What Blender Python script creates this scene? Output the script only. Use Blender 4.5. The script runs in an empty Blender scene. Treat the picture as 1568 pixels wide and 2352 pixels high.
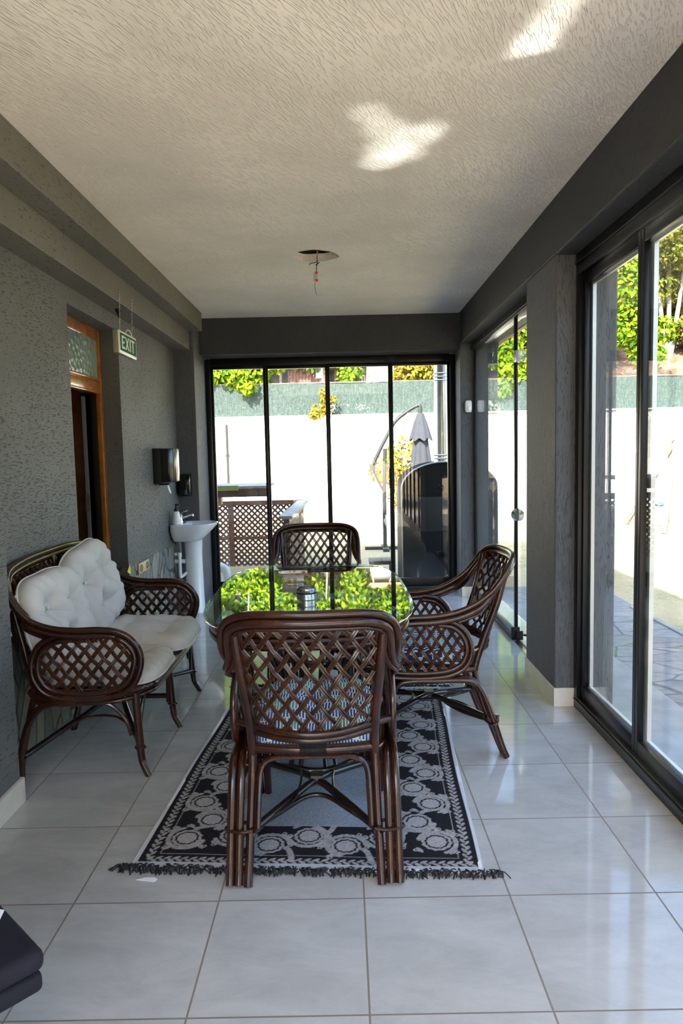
import bpy, bmesh, math, random
import numpy as np
from mathutils import Matrix, Vector
PI = math.pi
random.seed(7); RNG = np.random.default_rng(7)
SC = bpy.context.scene
COL = SC.collection
# ------------------------------------------------------------------ camera
CAM_POS = (0.0, 0.0, 1.3733)
F_PX = 1601.0
YAW, PIT, ROL = -0.003757, 0.08387, -0.02163
def cam_basis():
    cy, sy = math.cos(YAW), math.sin(YAW); cp, sp = math.cos(PIT), math.sin(PIT)
    f = Vector((sy*cp, cy*cp, -sp)); r = Vector((cy, -sy, 0)); u = r.cross(f)
    cr, sr = math.cos(ROL), math.sin(ROL)
    return cr*r+sr*u, -sr*r+cr*u, f
CR, CU, CF = cam_basis()
def at(px, py, Y):                       # world point seen at a photo pixel, at distance Y along the room
    v = CF*F_PX + CR*(px-784) - CU*(py-1176)
    return Vector(CAM_POS) + v*(Y/v.y)
cam = bpy.data.cameras.new('camera'); camo = bpy.data.objects.new('camera', cam); COL.objects.link(camo)
cam.sensor_fit = 'HORIZONTAL'; cam.sensor_width = 36; cam.lens = F_PX/1568*36; cam.clip_end = 300; cam.clip_start = 0.05
M = Matrix((CR, CU, -CF)).transposed().to_4x4(); M.translation = Vector(CAM_POS); camo.matrix_world = M
SC.camera = camo
# ------------------------------------------------------------------ world, sun, exposure
SC.view_settings.view_transform = 'Standard'; SC.view_settings.look = 'None'; SC.view_settings.gamma = 1
SC.view_settings.use_curve_mapping = False
SC.view_settings.exposure = 2.3
W = bpy.data.worlds.new('world'); SC.world = W; W.use_nodes = True
nt = W.node_tree; bgn = nt.nodes['Background']
sky = nt.nodes.new('ShaderNodeTexSky'); sky.sky_type = 'NISHITA'; sky.sun_disc = False
sky.sun_elevation = math.radians(43); sky.sun_rotation = math.radians(180+21.7); sky.air_density = 1.0; sky.dust_density = 2.0
nt.links.new(sky.outputs[0], bgn.inputs[0]); bgn.inputs[1].default_value = 0.30
sun = bpy.data.lights.new('sun', 'SUN'); sun.energy = 6.5; sun.angle = math.radians(0.6); sun.color = (1, 0.95, 0.86)
suno = bpy.data.objects.new('sun', sun); COL.objects.link(suno)
_el = math.radians(42)
SUN_DIR = Vector((0.37*math.cos(_el), 0.929*math.cos(_el), -math.sin(_el)))
suno.rotation_euler = SUN_DIR.to_track_quat('-Z', 'Y').to_euler()
# sunlight glinting off things in the garden onto the ceiling
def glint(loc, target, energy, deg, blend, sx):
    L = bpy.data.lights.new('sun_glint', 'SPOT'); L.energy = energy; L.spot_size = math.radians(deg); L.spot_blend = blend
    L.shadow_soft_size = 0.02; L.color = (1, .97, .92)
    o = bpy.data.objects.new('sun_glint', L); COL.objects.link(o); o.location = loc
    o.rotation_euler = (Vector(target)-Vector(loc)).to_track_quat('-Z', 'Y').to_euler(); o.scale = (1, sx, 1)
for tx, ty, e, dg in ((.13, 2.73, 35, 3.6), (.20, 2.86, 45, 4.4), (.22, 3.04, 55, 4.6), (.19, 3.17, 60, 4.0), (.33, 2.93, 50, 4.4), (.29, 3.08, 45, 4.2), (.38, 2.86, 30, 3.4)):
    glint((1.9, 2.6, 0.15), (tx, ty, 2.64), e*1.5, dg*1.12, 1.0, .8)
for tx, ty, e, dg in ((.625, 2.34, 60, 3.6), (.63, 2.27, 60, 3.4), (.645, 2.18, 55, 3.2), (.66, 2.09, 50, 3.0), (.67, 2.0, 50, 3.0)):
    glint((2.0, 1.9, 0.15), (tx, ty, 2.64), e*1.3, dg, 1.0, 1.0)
SC.cycles.max_bounces = 10; SC.cycles.diffuse_bounces = 6; SC.cycles.glossy_bounces = 5
SC.cycles.transparent_max_bounces = 24; SC.cycles.sample_clamp_indirect = 6
SC.cycles.caustics_reflective = False; SC.cycles.caustics_refractive = False

# ------------------------------------------------------------------ materials
def mat(name):
    m = bpy.data.materials.new(name); m.use_nodes = True
    return m, m.node_tree, m.node_tree.nodes['Principled BSDF']
def setp(b, **k):
    for n, v in k.items():
        n = {'col': 'Base Color', 'rough': 'Roughness', 'metal': 'Metallic', 'coat': 'Coat Weight', 'coatr': 'Coat Roughness',
             'spec': 'Specular IOR Level', 'ior': 'IOR', 'trans': 'Transmission Weight', 'sheen': 'Sheen Weight'}[n]
        if n == 'Base Color' and len(v) == 3: v = (*v, 1)
        b.inputs[n].default_value = v
def N(nt, t, **k):
    n = nt.nodes.new(t)
    for a, v in k.items():
        if a.startswith('i_'):
            key = a[2:]; key = int(key) if key.isdigit() else key.replace('_', ' ')
            n.inputs[key].default_value = v
        else: setattr(n, a, v)
    return n
def ramp(nt, src, stops):
    r = nt.nodes.new('ShaderNodeValToRGB'); nt.links.new(src, r.inputs[0])
    e = r.color_ramp.elements
    while len(e) < len(stops): e.new(0.5)
    for x, (p, c) in zip(e, stops): x.position = p; x.color = (*c, 1) if len(c) == 3 else c
    return r.outputs[0]
def coords(nt, rot=(0, 0, 0), scale=(1, 1, 1), kind='Object', loc=(0, 0, 0)):
    tc = nt.nodes.new('ShaderNodeTexCoord'); mp = nt.nodes.new('ShaderNodeMapping')
    mp.inputs['Rotation'].default_value = rot; mp.inputs['Scale'].default_value = scale; mp.inputs['Location'].default_value = loc
    nt.links.new(tc.outputs[kind], mp.inputs[0]); return mp.outputs[0]
def bump(nt, b, h, strength, dist=0.01, prev=None):
    bm_ = nt.nodes.new('ShaderNodeBump'); bm_.inputs['Strength'].default_value = strength; bm_.inputs['Distance'].default_value = dist
    nt.links.new(h, bm_.inputs['Height'])
    if prev: nt.links.new(prev, bm_.inputs['Normal'])
    nt.links.new(bm_.outputs[0], b.inputs['Normal']); return bm_.outputs[0]
def plain(name, col, rough=.5, metal=0, var=0.0, scale=30, **k):
    m, nt, b = mat(name); setp(b, col=col, rough=rough, metal=metal, **k)
    if var:
        n = N(nt, 'ShaderNodeTexNoise', i_Scale=scale, i_Detail=4.0); nt.links.new(coords(nt), n.inputs[0])
        lo = tuple(max(0, c*(1-var)) for c in col[:3]); hi = tuple(min(1, c*(1+var)) for c in col[:3])
        nt.links.new(ramp(nt, n.outputs[0], [(.3, lo), (.7, hi)]), b.inputs['Base Color'])
    return m
def math_n(nt, op, a, b=None, c=None):
    n = nt.nodes.new('ShaderNodeMath'); n.operation = op
    for i, v in enumerate((a, b, c)):
        if v is None: continue
        if isinstance(v, (int, float)): n.inputs[i].default_value = v
        else: nt.links.new(v, n.inputs[i])
    return n.outputs[0]
def stucco(name, col, rot, stretch, scale, lo, hi, strength, dist=.006, dark=.35, rough=.65, warp=.25, patch=1.3):
    """bark plaster: worm-like dents running one way, in patches"""
    m, nt, b = mat(name)
    base = coords(nt)
    wn = N(nt, 'ShaderNodeTexNoise', i_Scale=1.1, i_Detail=1.0); nt.links.new(base, wn.inputs[0])
    add = nt.nodes.new('ShaderNodeVectorMath'); add.operation = 'MULTIPLY_ADD'
    nt.links.new(wn.outputs['Color'], add.inputs[0]); add.inputs[1].default_value = (warp,)*3; nt.links.new(base, add.inputs[2])
    mr = nt.nodes.new('ShaderNodeMapping'); mr.inputs['Rotation'].default_value = rot; nt.links.new(add.outputs[0], mr.inputs[0])
    ms = nt.nodes.new('ShaderNodeMapping'); ms.inputs['Scale'].default_value = stretch; nt.links.new(mr.outputs[0], ms.inputs[0])
    n1 = N(nt, 'ShaderNodeTexNoise', i_Scale=scale, i_Detail=2.0, i_Roughness=.5, i_Distortion=.1); nt.links.new(ms.outputs[0], n1.inputs[0])
    pn = N(nt, 'ShaderNodeTexNoise', i_Scale=patch, i_Detail=2.0); nt.links.new(base, pn.inputs[0])
    sh = math_n(nt, 'MULTIPLY_ADD', pn.outputs[0], .22, -.11)
    v = math_n(nt, 'ADD', n1.outputs[0], sh)
    mrg = N(nt, 'ShaderNodeMapRange', i_1=lo, i_2=hi); mrg.interpolation_type = 'SMOOTHSTEP'; nt.links.new(v, mrg.inputs[0])
    nf = N(nt, 'ShaderNodeTexNoise', i_Scale=60.0, i_Detail=3.0); nt.links.new(base, nf.inputs[0])
    h = math_n(nt, 'MULTIPLY_ADD', nf.outputs[0], .18, mrg.outputs[0])
    bump(nt, b, h, strength, dist)
    nb = N(nt, 'ShaderNodeTexNoise', i_Scale=2.0, i_Detail=5.0); nt.links.new(base, nb.inputs[0])
    c0 = ramp(nt, nb.outputs[0], [(.3, tuple(c*.86 for c in col)), (.7, tuple(min(1, c*1.1) for c in col))])
    mx = nt.nodes.new('ShaderNodeMix'); mx.data_type = 'RGBA'
    nt.links.new(mrg.outputs[0], mx.inputs[0]); mx.inputs[6].default_value = (*[c*(1-dark) for c in col], 1); nt.links.new(c0, mx.inputs[7])
    nt.links.new(mx.outputs[2], b.inputs['Base Color']); setp(b, rough=rough, spec=.35)
    return m
G = (.098, .102, .110)
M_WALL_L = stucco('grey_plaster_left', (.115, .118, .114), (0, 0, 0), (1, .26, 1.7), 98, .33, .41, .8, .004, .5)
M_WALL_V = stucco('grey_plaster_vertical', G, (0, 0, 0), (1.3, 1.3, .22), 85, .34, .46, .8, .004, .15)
M_WALL_D = stucco('grey_plaster_diagonal_shaded', (.045,.046,.049), (.6, 0, 0), (1, .3, 1.3), 60, .32, .42, .5, .004, .2)  # same grey paint as the walls; backlit shade of the beams put into the colour
M_BEAM_L = stucco('grey_plaster_beam', (.145, .138, .122), (0, 0, 0), (1, .35, 1.4), 60, .30, .40, .45, .004, .35)
M_CEIL = stucco('white_ceiling_plaster', (.86, .80, .73), (0, 0, .5), (1.8, .26, 1), 84, .36, .50, .8, .0035, .04, .75, .22)
M_EXT = plain('exterior_render', (.35, .34, .32), .8, var=.1)
def tile_mat(name, T, x0, y0, c1, c2, rough=.07):
    m, nt, b = mat(name)
    co = coords(nt, loc=(-x0, -y0, 0))
    br = N(nt, 'ShaderNodeTexBrick', offset=0.0, offset_frequency=2, i_Scale=1.0)
    br.inputs['Brick Width'].default_value = T; br.inputs['Row Height'].default_value = T
    br.inputs['Mortar Size'].default_value = .0028; br.inputs['Mortar Smooth'].default_value = .1; br.inputs['Bias'].default_value = 0
    br.inputs['Color1'].default_value = (0, 0, 0, 1); br.inputs['Color2'].default_value = (1, 1, 1, 1)
    nt.links.new(co, br.inputs[0])
    # marble veining, shifted tile by tile
    off = nt.nodes.new('ShaderNodeVectorMath'); off.operation = 'MULTIPLY_ADD'
    nt.links.new(br.outputs['Color'], off.inputs[0]); off.inputs[1].default_value = (3, 5, 0); nt.links.new(co, off.inputs[2])
    mp = nt.nodes.new('ShaderNodeMapping'); mp.inputs['Rotation'].default_value = (0, 0, .8); mp.inputs['Scale'].default_value = (1, 2.2, 1)
    nt.links.new(off.outputs[0], mp.inputs[0])
    n1 = N(nt, 'ShaderNodeTexNoise', i_Scale=3.2, i_Detail=8.0, i_Roughness=.68, i_Distortion=.5); nt.links.new(mp.outputs[0], n1.inputs[0])
    n2 = N(nt, 'ShaderNodeTexNoise', i_Scale=4.5, i_Detail=7.0, i_Distortion=1.6); nt.links.new(mp.outputs[0], n2.inputs[0])
    veins = ramp(nt, n2.outputs[0], [(.47, (0, 0, 0)), (.5, (1, 1, 1)), (.53, (0, 0, 0))])
    basec = ramp(nt, n1.outputs[0], [(.3, c1), (.7, c2)])
    mx = nt.nodes.new('ShaderNodeMix'); mx.data_type = 'RGBA'; mx.blend_type = 'MIX'
    nt.links.new(math_n(nt, 'MULTIPLY', veins, .07), mx.inputs[0]); nt.links.new(basec, mx.inputs[6]); mx.inputs[7].default_value = (.62, .61, .58, 1)
    mg = nt.nodes.new('ShaderNodeMix'); mg.data_type = 'RGBA'
    nt.links.new(br.outputs['Fac'], mg.inputs[0]); nt.links.new(mx.outputs[2], mg.inputs[6]); mg.inputs[7].default_value = (.20, .17, .13, 1)
    nt.links.new(mg.outputs[2], b.inputs['Base Color'])
    nt.links.new(math_n(nt, 'MULTIPLY_ADD', br.outputs['Fac'], .6, rough), b.inputs['Roughness'])
    nw = N(nt, 'ShaderNodeTexNoise', i_Scale=1.6, i_Detail=0.0); nt.links.new(co, nw.inputs[0])
    h = math_n(nt, 'MULTIPLY_ADD', br.outputs['Fac'], -.06, math_n(nt, 'MULTIPLY', nw.outputs[0], .25))
    bump(nt, b, h, .4, .012); setp(b, spec=.6)
    return m
TX0, TY0 = 0.0367-0.45*40, 2.0498-0.45*40
M_TILE = tile_mat('floor_tile', .45, TX0, TY0, (.375, .37, .35), (.50, .49, .465))
M_BASE = plain('skirting_tile', (.62, .58, .50), .12, var=.08, scale=8)
M_ALU = plain('black_aluminium', (.008, .0085, .009), .3, 0, spec=.25)
M_SILVER = plain('light_aluminium', (.62, .62, .60), .35, .4)
M_CHROME = plain('chrome', (.75, .75, .75), .12, 1)
M_STEEL = plain('brushed_steel', (.55, .56, .56), .22, 1)
M_BLACK = plain('black_plastic', (.008, .008, .008), .18)
M_BLACKM = plain('black_matt', (.010, .010, .011), .6, spec=.3)
M_WHITE = plain('white_ceramic', (.78, .79, .80), .08, coat=.5)
M_WPLAS = plain('white_plastic', (.75, .75, .74), .35)
M_PAPER = plain('white_paper', (.85, .86, .88), .8)
M_ORANGE = plain('door_wood', (.34, .115, .018), .22, var=.25, scale=14, coat=.4)
M_DOORD = plain('door_leaf_wood', (.22, .075, .02), .35, var=.3, scale=9)
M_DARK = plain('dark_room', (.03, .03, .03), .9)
M_YEL = plain('yellow_paint', (.7, .62, .02), .6)
M_BEIGE = plain('beige_plastic', (.55, .38, .20), .45)
def glass_mat(name, tint, ior=1.5, rough=0.0, extra=0.0):
    m = bpy.data.materials.new(name); m.use_nodes = True; nt = m.node_tree; nt.nodes.clear()
    o = nt.nodes.new('ShaderNodeOutputMaterial'); t = nt.nodes.new('ShaderNodeBsdfTransparent'); g = nt.nodes.new('ShaderNodeBsdfGlossy')
    t.inputs[0].default_value = (*tint, 1); g.inputs['Roughness'].default_value = rough; g.inputs[0].default_value = (1, 1, 1, 1)
    mx = nt.nodes.new('ShaderNodeMixShader'); ge = nt.nodes.new('ShaderNodeNewGeometry'); dt = nt.nodes.new('ShaderNodeVectorMath'); dt.operation = 'DOT_PRODUCT'
    nt.links.new(ge.outputs['Incoming'], dt.inputs[0]); nt.links.new(ge.outputs['Normal'], dt.inputs[1])
    c1 = math_n(nt, 'SUBTRACT', 1.0, math_n(nt, 'ABSOLUTE', dt.outputs['Value'])); r0 = ((ior-1)/(ior+1))**2   # Schlick, same from both faces of a pane
    fac = math_n(nt, 'MULTIPLY_ADD', math_n(nt, 'POWER', c1, 5.0), 1-r0, r0+extra)
    nt.links.new(fac, mx.inputs[0]); nt.links.new(t.outputs[0], mx.inputs[1]); nt.links.new(g.outputs[0], mx.inputs[2]); nt.links.new(mx.outputs[0], o.inputs[0])
    return m
M_GLASS = glass_mat('window_glass', (.96, .98, .97))
M_TGLASS = glass_mat('table_glass', (.80, .90, .86), 1.52, 0, .04)
M_GEDGE = glass_mat('green_glass_edge', (.25, .55, .42), 1.5, 0, .1)
M_FROST, _nt, _b = mat('frosted_glass'); setp(_b, col=(.20, .27, .24), rough=.25)
_n = N(_nt, 'ShaderNodeTexVoronoi', i_Scale=26.0); _nt.links.new(coords(_nt), _n.inputs[0]); bump(_nt, _b, _n.outputs[0], .6, .01)
# rattan
def rattan(name, c1, c2, rough):
    m, nt, b = mat(name)
    n = N(nt, 'ShaderNodeTexNoise', i_Scale=9.0, i_Detail=5.0, i_Roughness=.65); nt.links.new(coords(nt), n.inputs[0])
    nt.links.new(ramp(nt, n.outputs[0], [(.32, c1), (.68, c2)]), b.inputs['Base Color'])
    n2 = N(nt, 'ShaderNodeTexNoise', i_Scale=70.0, i_Detail=2.0); nt.links.new(coords(nt), n2.inputs[0])
    bump(nt, b, n2.outputs[0], .05, .002); setp(b, rough=rough, coat=.3, coatr=.15, spec=.4)
    return m
M_RAT = rattan('lacquered_rattan', (.012, .0036, .0020), (.046, .0125, .0042), .24)
M_RATL = rattan('split_cane', (.022, .0075, .003), (.070, .024, .008), .32)
M_RATD = rattan('dark_rattan', (.006, .004, .0035), (.016, .009, .007), .3)
def cloth(name, col, rough=.9, var=.05, wr=.25):
    m, nt, b = mat(name); co = coords(nt)
    n = N(nt, 'ShaderNodeTexNoise', i_Scale=5.0, i_Detail=6.0); nt.links.new(co, n.inputs[0])
    nt.links.new(ramp(nt, n.outputs[0], [(.3, tuple(c*(1-var) for c in col)), (.7, tuple(min(1, c*(1+var)) for c in col))]), b.inputs['Base Color'])
    n2 = N(nt, 'ShaderNodeTexNoise', i_Scale=400.0, i_Detail=1.0); nt.links.new(co, n2.inputs[0])
    n3 = N(nt, 'ShaderNodeTexNoise', i_Scale=11.0, i_Detail=3.0, i_Distortion=1.0); nt.links.new(co, n3.inputs[0])
    h = math_n(nt, 'MULTIPLY_ADD', n2.outputs[0], .05, math_n(nt, 'MULTIPLY', n3.outputs[0], 1.0))
    bump(nt, b, h, wr, .012); setp(b, rough=rough, spec=.2)
    return m
M_CUSH = cloth('offwhite_cotton', (.56, .535, .50))
M_PIPE = cloth('offwhite_piping', (.60, .57, .53), .9, .02, .05)
M_BFAB = cloth('black_fabric', (.012, .012, .018), .85, .2, .15)
def stripe_cloth():
    m, nt, b = mat('blue_green_dash_cloth')
    tc = nt.nodes.new('ShaderNodeTexCoord')
    sep = nt.nodes.new('ShaderNodeSeparateXYZ'); nt.links.new(tc.outputs['Object'], sep.inputs[0])
    nz = N(nt, 'ShaderNodeTexNoise', i_Scale=9.0, i_Detail=1.0); nt.links.new(tc.outputs['Object'], nz.inputs[0])
    row = math_n(nt, 'FLOOR', math_n(nt, 'DIVIDE', math_n(nt, 'MULTIPLY_ADD', nz.outputs[0], .012, sep.outputs[1]), .044))
    # dashes
    ph = math_n(nt, 'MULTIPLY_ADD', row, .37, math_n(nt, 'DIVIDE', sep.outputs[0], .0105))
    fr = math_n(nt, 'FRACT', math_n(nt, 'MULTIPLY_ADD', nz.outputs[0], 1.5, ph))
    dash = math_n(nt, 'GREATER_THAN', fr, .40)
    rf = math_n(nt, 'FRACT', math_n(nt, 'DIVIDE', math_n(nt, 'MULTIPLY_ADD', nz.outputs[0], .012, sep.outputs[1]), .044))
    gap = math_n(nt, 'GREATER_THAN', rf, .07)
    dm = math_n(nt, 'MULTIPLY', dash, gap)
    cell = nt.nodes.new('ShaderNodeCombineXYZ')
    nt.links.new(math_n(nt, 'FLOOR', math_n(nt, 'DIVIDE', sep.outputs[0], .055)), cell.inputs[0]); nt.links.new(row, cell.inputs[1])
    wn = nt.nodes.new('ShaderNodeTexWhiteNoise'); nt.links.new(cell.outputs[0], wn.inputs[0])
    cc = ramp(nt, wn.outputs[0], [(0, (.012, .035, .16)), (.30, (.03, .10, .33)), (.50, (.05, .21, .20)), (.68, (.012, .03, .10)), (.84, (.12, .33, .27))])
    nt.nodes[-1].color_ramp.interpolation = 'CONSTANT'
    mx = nt.nodes.new('ShaderNodeMix'); mx.data_type = 'RGBA'; nt.links.new(dm, mx.inputs[0])
    mx.inputs[6].default_value = (.72, .80, .84, 1); nt.links.new(cc, mx.inputs[7]); nt.links.new(mx.outputs[2], b.inputs['Base Color'])
    setp(b, rough=.85); return m
M_STRIPE = stripe_cloth()
def stone_clad(name, scale, cols, mortar, rot=(0, 0, 0), stretch=(1, 1, 1), bs=.5, rnd=1.0, th=.035, dist=.02, wp=.06):
    m, nt, b = mat(name); co = coords(nt, rot, stretch)
    wn = N(nt, 'ShaderNodeTexNoise', i_Scale=5.0, i_Detail=2.0); nt.links.new(co, wn.inputs[0])
    add = nt.nodes.new('ShaderNodeVectorMath'); add.operation = 'MULTIPLY_ADD'
    nt.links.new(wn.outputs['Color'], add.inputs[0]); add.inputs[1].default_value = (wp,)*3; nt.links.new(co, add.inputs[2])
    v1 = N(nt, 'ShaderNodeTexVoronoi', feature='DISTANCE_TO_EDGE', i_Scale=scale); nt.links.new(add.outputs[0], v1.inputs[0])
    v2 = N(nt, 'ShaderNodeTexVoronoi', feature='F1', i_Scale=scale); nt.links.new(add.outputs[0], v2.inputs[0])
    for v in (v1, v2): v.inputs['Randomness'].default_value = rnd
    sp = nt.nodes.new('ShaderNodeSeparateColor'); nt.links.new(v2.outputs['Color'], sp.inputs[0])
    cc = ramp(nt, sp.outputs[0], [(i/(len(cols)-1), c) for i, c in enumerate(cols)])
    nn = N(nt, 'ShaderNodeTexNoise', i_Scale=18.0, i_Detail=6.0); nt.links.new(co, nn.inputs[0])
    ml = nt.nodes.new('ShaderNodeMix'); ml.data_type = 'RGBA'; ml.blend_type = 'MULTIPLY'; ml.inputs[0].default_value = .8
    nt.links.new(cc, ml.inputs[6]); nt.links.new(ramp(nt, nn.outputs[0], [(.3, (.55, .55, .55)), (.7, (1, 1, 1))]), ml.inputs[7])
    e = N(nt, 'ShaderNodeMapRange', i_1=th*.5, i_2=th); nt.links.new(v1.outputs['Distance'], e.inputs[0])
    mx = nt.nodes.new('ShaderNodeMix'); mx.data_type = 'RGBA'; nt.links.new(e.outputs[0], mx.inputs[0])
    mx.inputs[6].default_value = (*mortar, 1); nt.links.new(ml.outputs[2], mx.inputs[7]); nt.links.new(mx.outputs[2], b.inputs['Base Color'])
    h = math_n(nt, 'MULTIPLY_ADD', nn.outputs[0], .4, e.outputs[0]); bump(nt, b, h, bs, dist); setp(b, rough=.75)
    return m
M_STONE = stone_clad('slate_cladding', 7.5, [(.10, .11, .10), (.22, .23, .20), (.30, .29, .22), (.13, .15, .15), (.26, .24, .19)], (.045, .045, .04), (0, 0, 0), (1, 1.2, .55), .6, 1, .05)
M_FLAG = stone_clad('flagstone_paving', 2.9, [(.15, .155, .155), (.22, .22, .21), (.18, .185, .19), (.25, .25, .235)], (.06, .06, .05), (0, 0, .2), (.8, 1.5, 1), .35, 1, .035, .01, .03)
M_SLAB = plain('stone_slab', (.22, .22, .215), .7, var=.2, scale=6)
M_RWALL = stone_clad('pale_stone_wall', 2.6, [(.62, .60, .56), (.80, .78, .74), (.72, .71, .68), (.85, .83, .78)], (.55, .52, .46), (0, 0, 0), (1, 1, 1.3), .25, 1, .03)
def grass_mat():
    m, nt, b = mat('dry_lawn'); co = coords(nt)
    n1 = N(nt, 'ShaderNodeTexNoise', i_Scale=.9, i_Detail=5.0, i_Roughness=.7); nt.links.new(co, n1.inputs[0])
    n2 = N(nt, 'ShaderNodeTexNoise', i_Scale=28.0, i_Detail=5.0, i_Roughness=.7); nt.links.new(co, n2.inputs[0])
    v = math_n(nt, 'MULTIPLY_ADD', n2.outputs[0], .5, math_n(nt, 'MULTIPLY', n1.outputs[0], .5))
    nt.links.new(ramp(nt, v, [(.36, (.13, .155, .05)), (.48, (.36, .30, .15)), (.58, (.42, .34, .21)), (.7, (.54, .45, .31))]), b.inputs['Base Color'])
    bump(nt, b, n2.outputs[0], .9, .03); setp(b, rough=.95); return m
M_LAWN = grass_mat()
def earth_mat():
    m, nt, b = mat('hillside_earth'); co = coords(nt)
    n1 = N(nt, 'ShaderNodeTexNoise', i_Scale=.5, i_Detail=8.0, i_Roughness=.7); nt.links.new(co, n1.inputs[0])
    nt.links.new(ramp(nt, n1.outputs[0], [(.34, (.035, .04, .012)), (.44, (.10, .05, .025)), (.55, (.19, .12, .08)), (.66, (.27, .20, .15))]), b.inputs['Base Color'])
    bump(nt, b, n1.outputs[0], .8, .3); setp(b, rough=.95); return m
M_EARTH = earth_mat()
def leaf_mat(name, cols, tr=.35):
    m = bpy.data.materials.new(name); m.use_nodes = True; nt = m.node_tree; nt.nodes.clear()
    o = nt.nodes.new('ShaderNodeOutputMaterial'); g = nt.nodes.new('ShaderNodeNewGeometry')
    c = ramp(nt, g.outputs['Random Per Island'], [(i/(len(cols)-1), k) for i, k in enumerate(cols)])
    d = nt.nodes.new('ShaderNodeBsdfDiffuse'); t = nt.nodes.new('ShaderNodeBsdfTranslucent'); mx = nt.nodes.new('ShaderNodeMixShader')
    nt.links.new(c, d.inputs[0]); nt.links.new(c, t.inputs[0]); mx.inputs[0].default_value = tr
    nt.links.new(d.outputs[0], mx.inputs[1]); nt.links.new(t.outputs[0], mx.inputs[2]); nt.links.new(mx.outputs[0], o.inputs[0]); return m
M_LEAF1 = leaf_mat('vine_leaves', [(.06, .15, .006), (.15, .26, .012), (.27, .32, .015), (.04, .10, .01), (.20, .29, .02)])
M_LEAF2 = leaf_mat('tree_leaves', [(.04, .07, .012), (.12, .14, .02), (.22, .20, .02), (.06, .10, .015), (.25, .18, .03)])
M_LEAF3 = leaf_mat('dark_tree_leaves', [(.02, .045, .012), (.05, .09, .015), (.10, .14, .02), (.03, .065, .015)])
M_LEAF4 = leaf_mat('autumn_leaves', [(.26, .17, .02), (.15, .19, .02), (.32, .22, .03), (.20, .09, .02)])
M_LEAFD = leaf_mat('dark_vine_leaves', [(.02, .05, .02), (.04, .08, .03)], .1)
M_BARK = plain('pale_bark', (.17, .15, .125), .85, var=.3, scale=12)
M_BARKD = plain('grey_bark', (.20, .17, .13), .85, var=.3, scale=12)
def hedge_mat():
    m, nt, b = mat('artificial_hedge_mesh'); co = coords(nt, (0, 0, 0), (1, 1, .25))
    n1 = N(nt, 'ShaderNodeTexNoise', i_Scale=22.0, i_Detail=4.0, i_Roughness=.8); nt.links.new(co, n1.inputs[0])
    co2 = coords(nt); n2 = N(nt, 'ShaderNodeTexNoise', i_Scale=26.0, i_Detail=4.0); nt.links.new(co2, n2.inputs[0])
    v = math_n(nt, 'MULTIPLY_ADD', n2.outputs[0], .5, math_n(nt, 'MULTIPLY', n1.outputs[0], .5))
    nt.links.new(ramp(nt, v, [(.36, (.008, .019, .016)), (.5, (.022, .038, .032)), (.64, (.050, .066, .059))]), b.inputs['Base Color'])
    bump(nt, b, n1.outputs[0], .6, .03); setp(b, rough=.8); return m
M_HEDGE = hedge_mat()
M_LATW = plain('dark_stained_wood', (.10, .050, .032), .6, var=.3, scale=10)
M_WGREY = plain('weathered_wood', (.36, .33, .29), .8, var=.25, scale=12)
M_WRED = plain('reddish_wood', (.10, .032, .02), .7, var=.3, scale=6)
M_WTAN = plain('tan_wood', (.34, .21, .10), .6, var=.15, scale=10)
M_PALEW = plain('pale_wood', (.17, .125, .085), .7, var=.1, scale=10)
M_UMB = cloth('grey_parasol_cloth', (.040, .041, .049), .85, .08, .2)
M_UPOLE = plain('parasol_pole', (.014, .014, .014), .6)
M_TEAL = plain('teal_plastic', (.04, .10, .10), .5)
M_HOUSE = plain('white_house_wall', (.45, .44, .43), .8, var=.05)
M_ROOFT = plain('grey_sheet', (.18, .19, .20), .6, var=.15, scale=3)
M_COPPER = plain('copper_wire', (.55, .22, .05), .4, .4)
M_GREEN, _nt, _b = mat('exit_green'); setp(_b, col=(.0, .085, .038), rough=.55, spec=.1)
M_SIGNW = plain('sign_white', (.72, .74, .66), .3)
M_BEIGEP = plain('aged_plastic', (.26, .23, .18), .4)
M_RED = plain('red_plastic', (.8, .03, .01), .4)
M_GREYP = plain('grey_plastic', (.4, .42, .45), .4)

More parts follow.
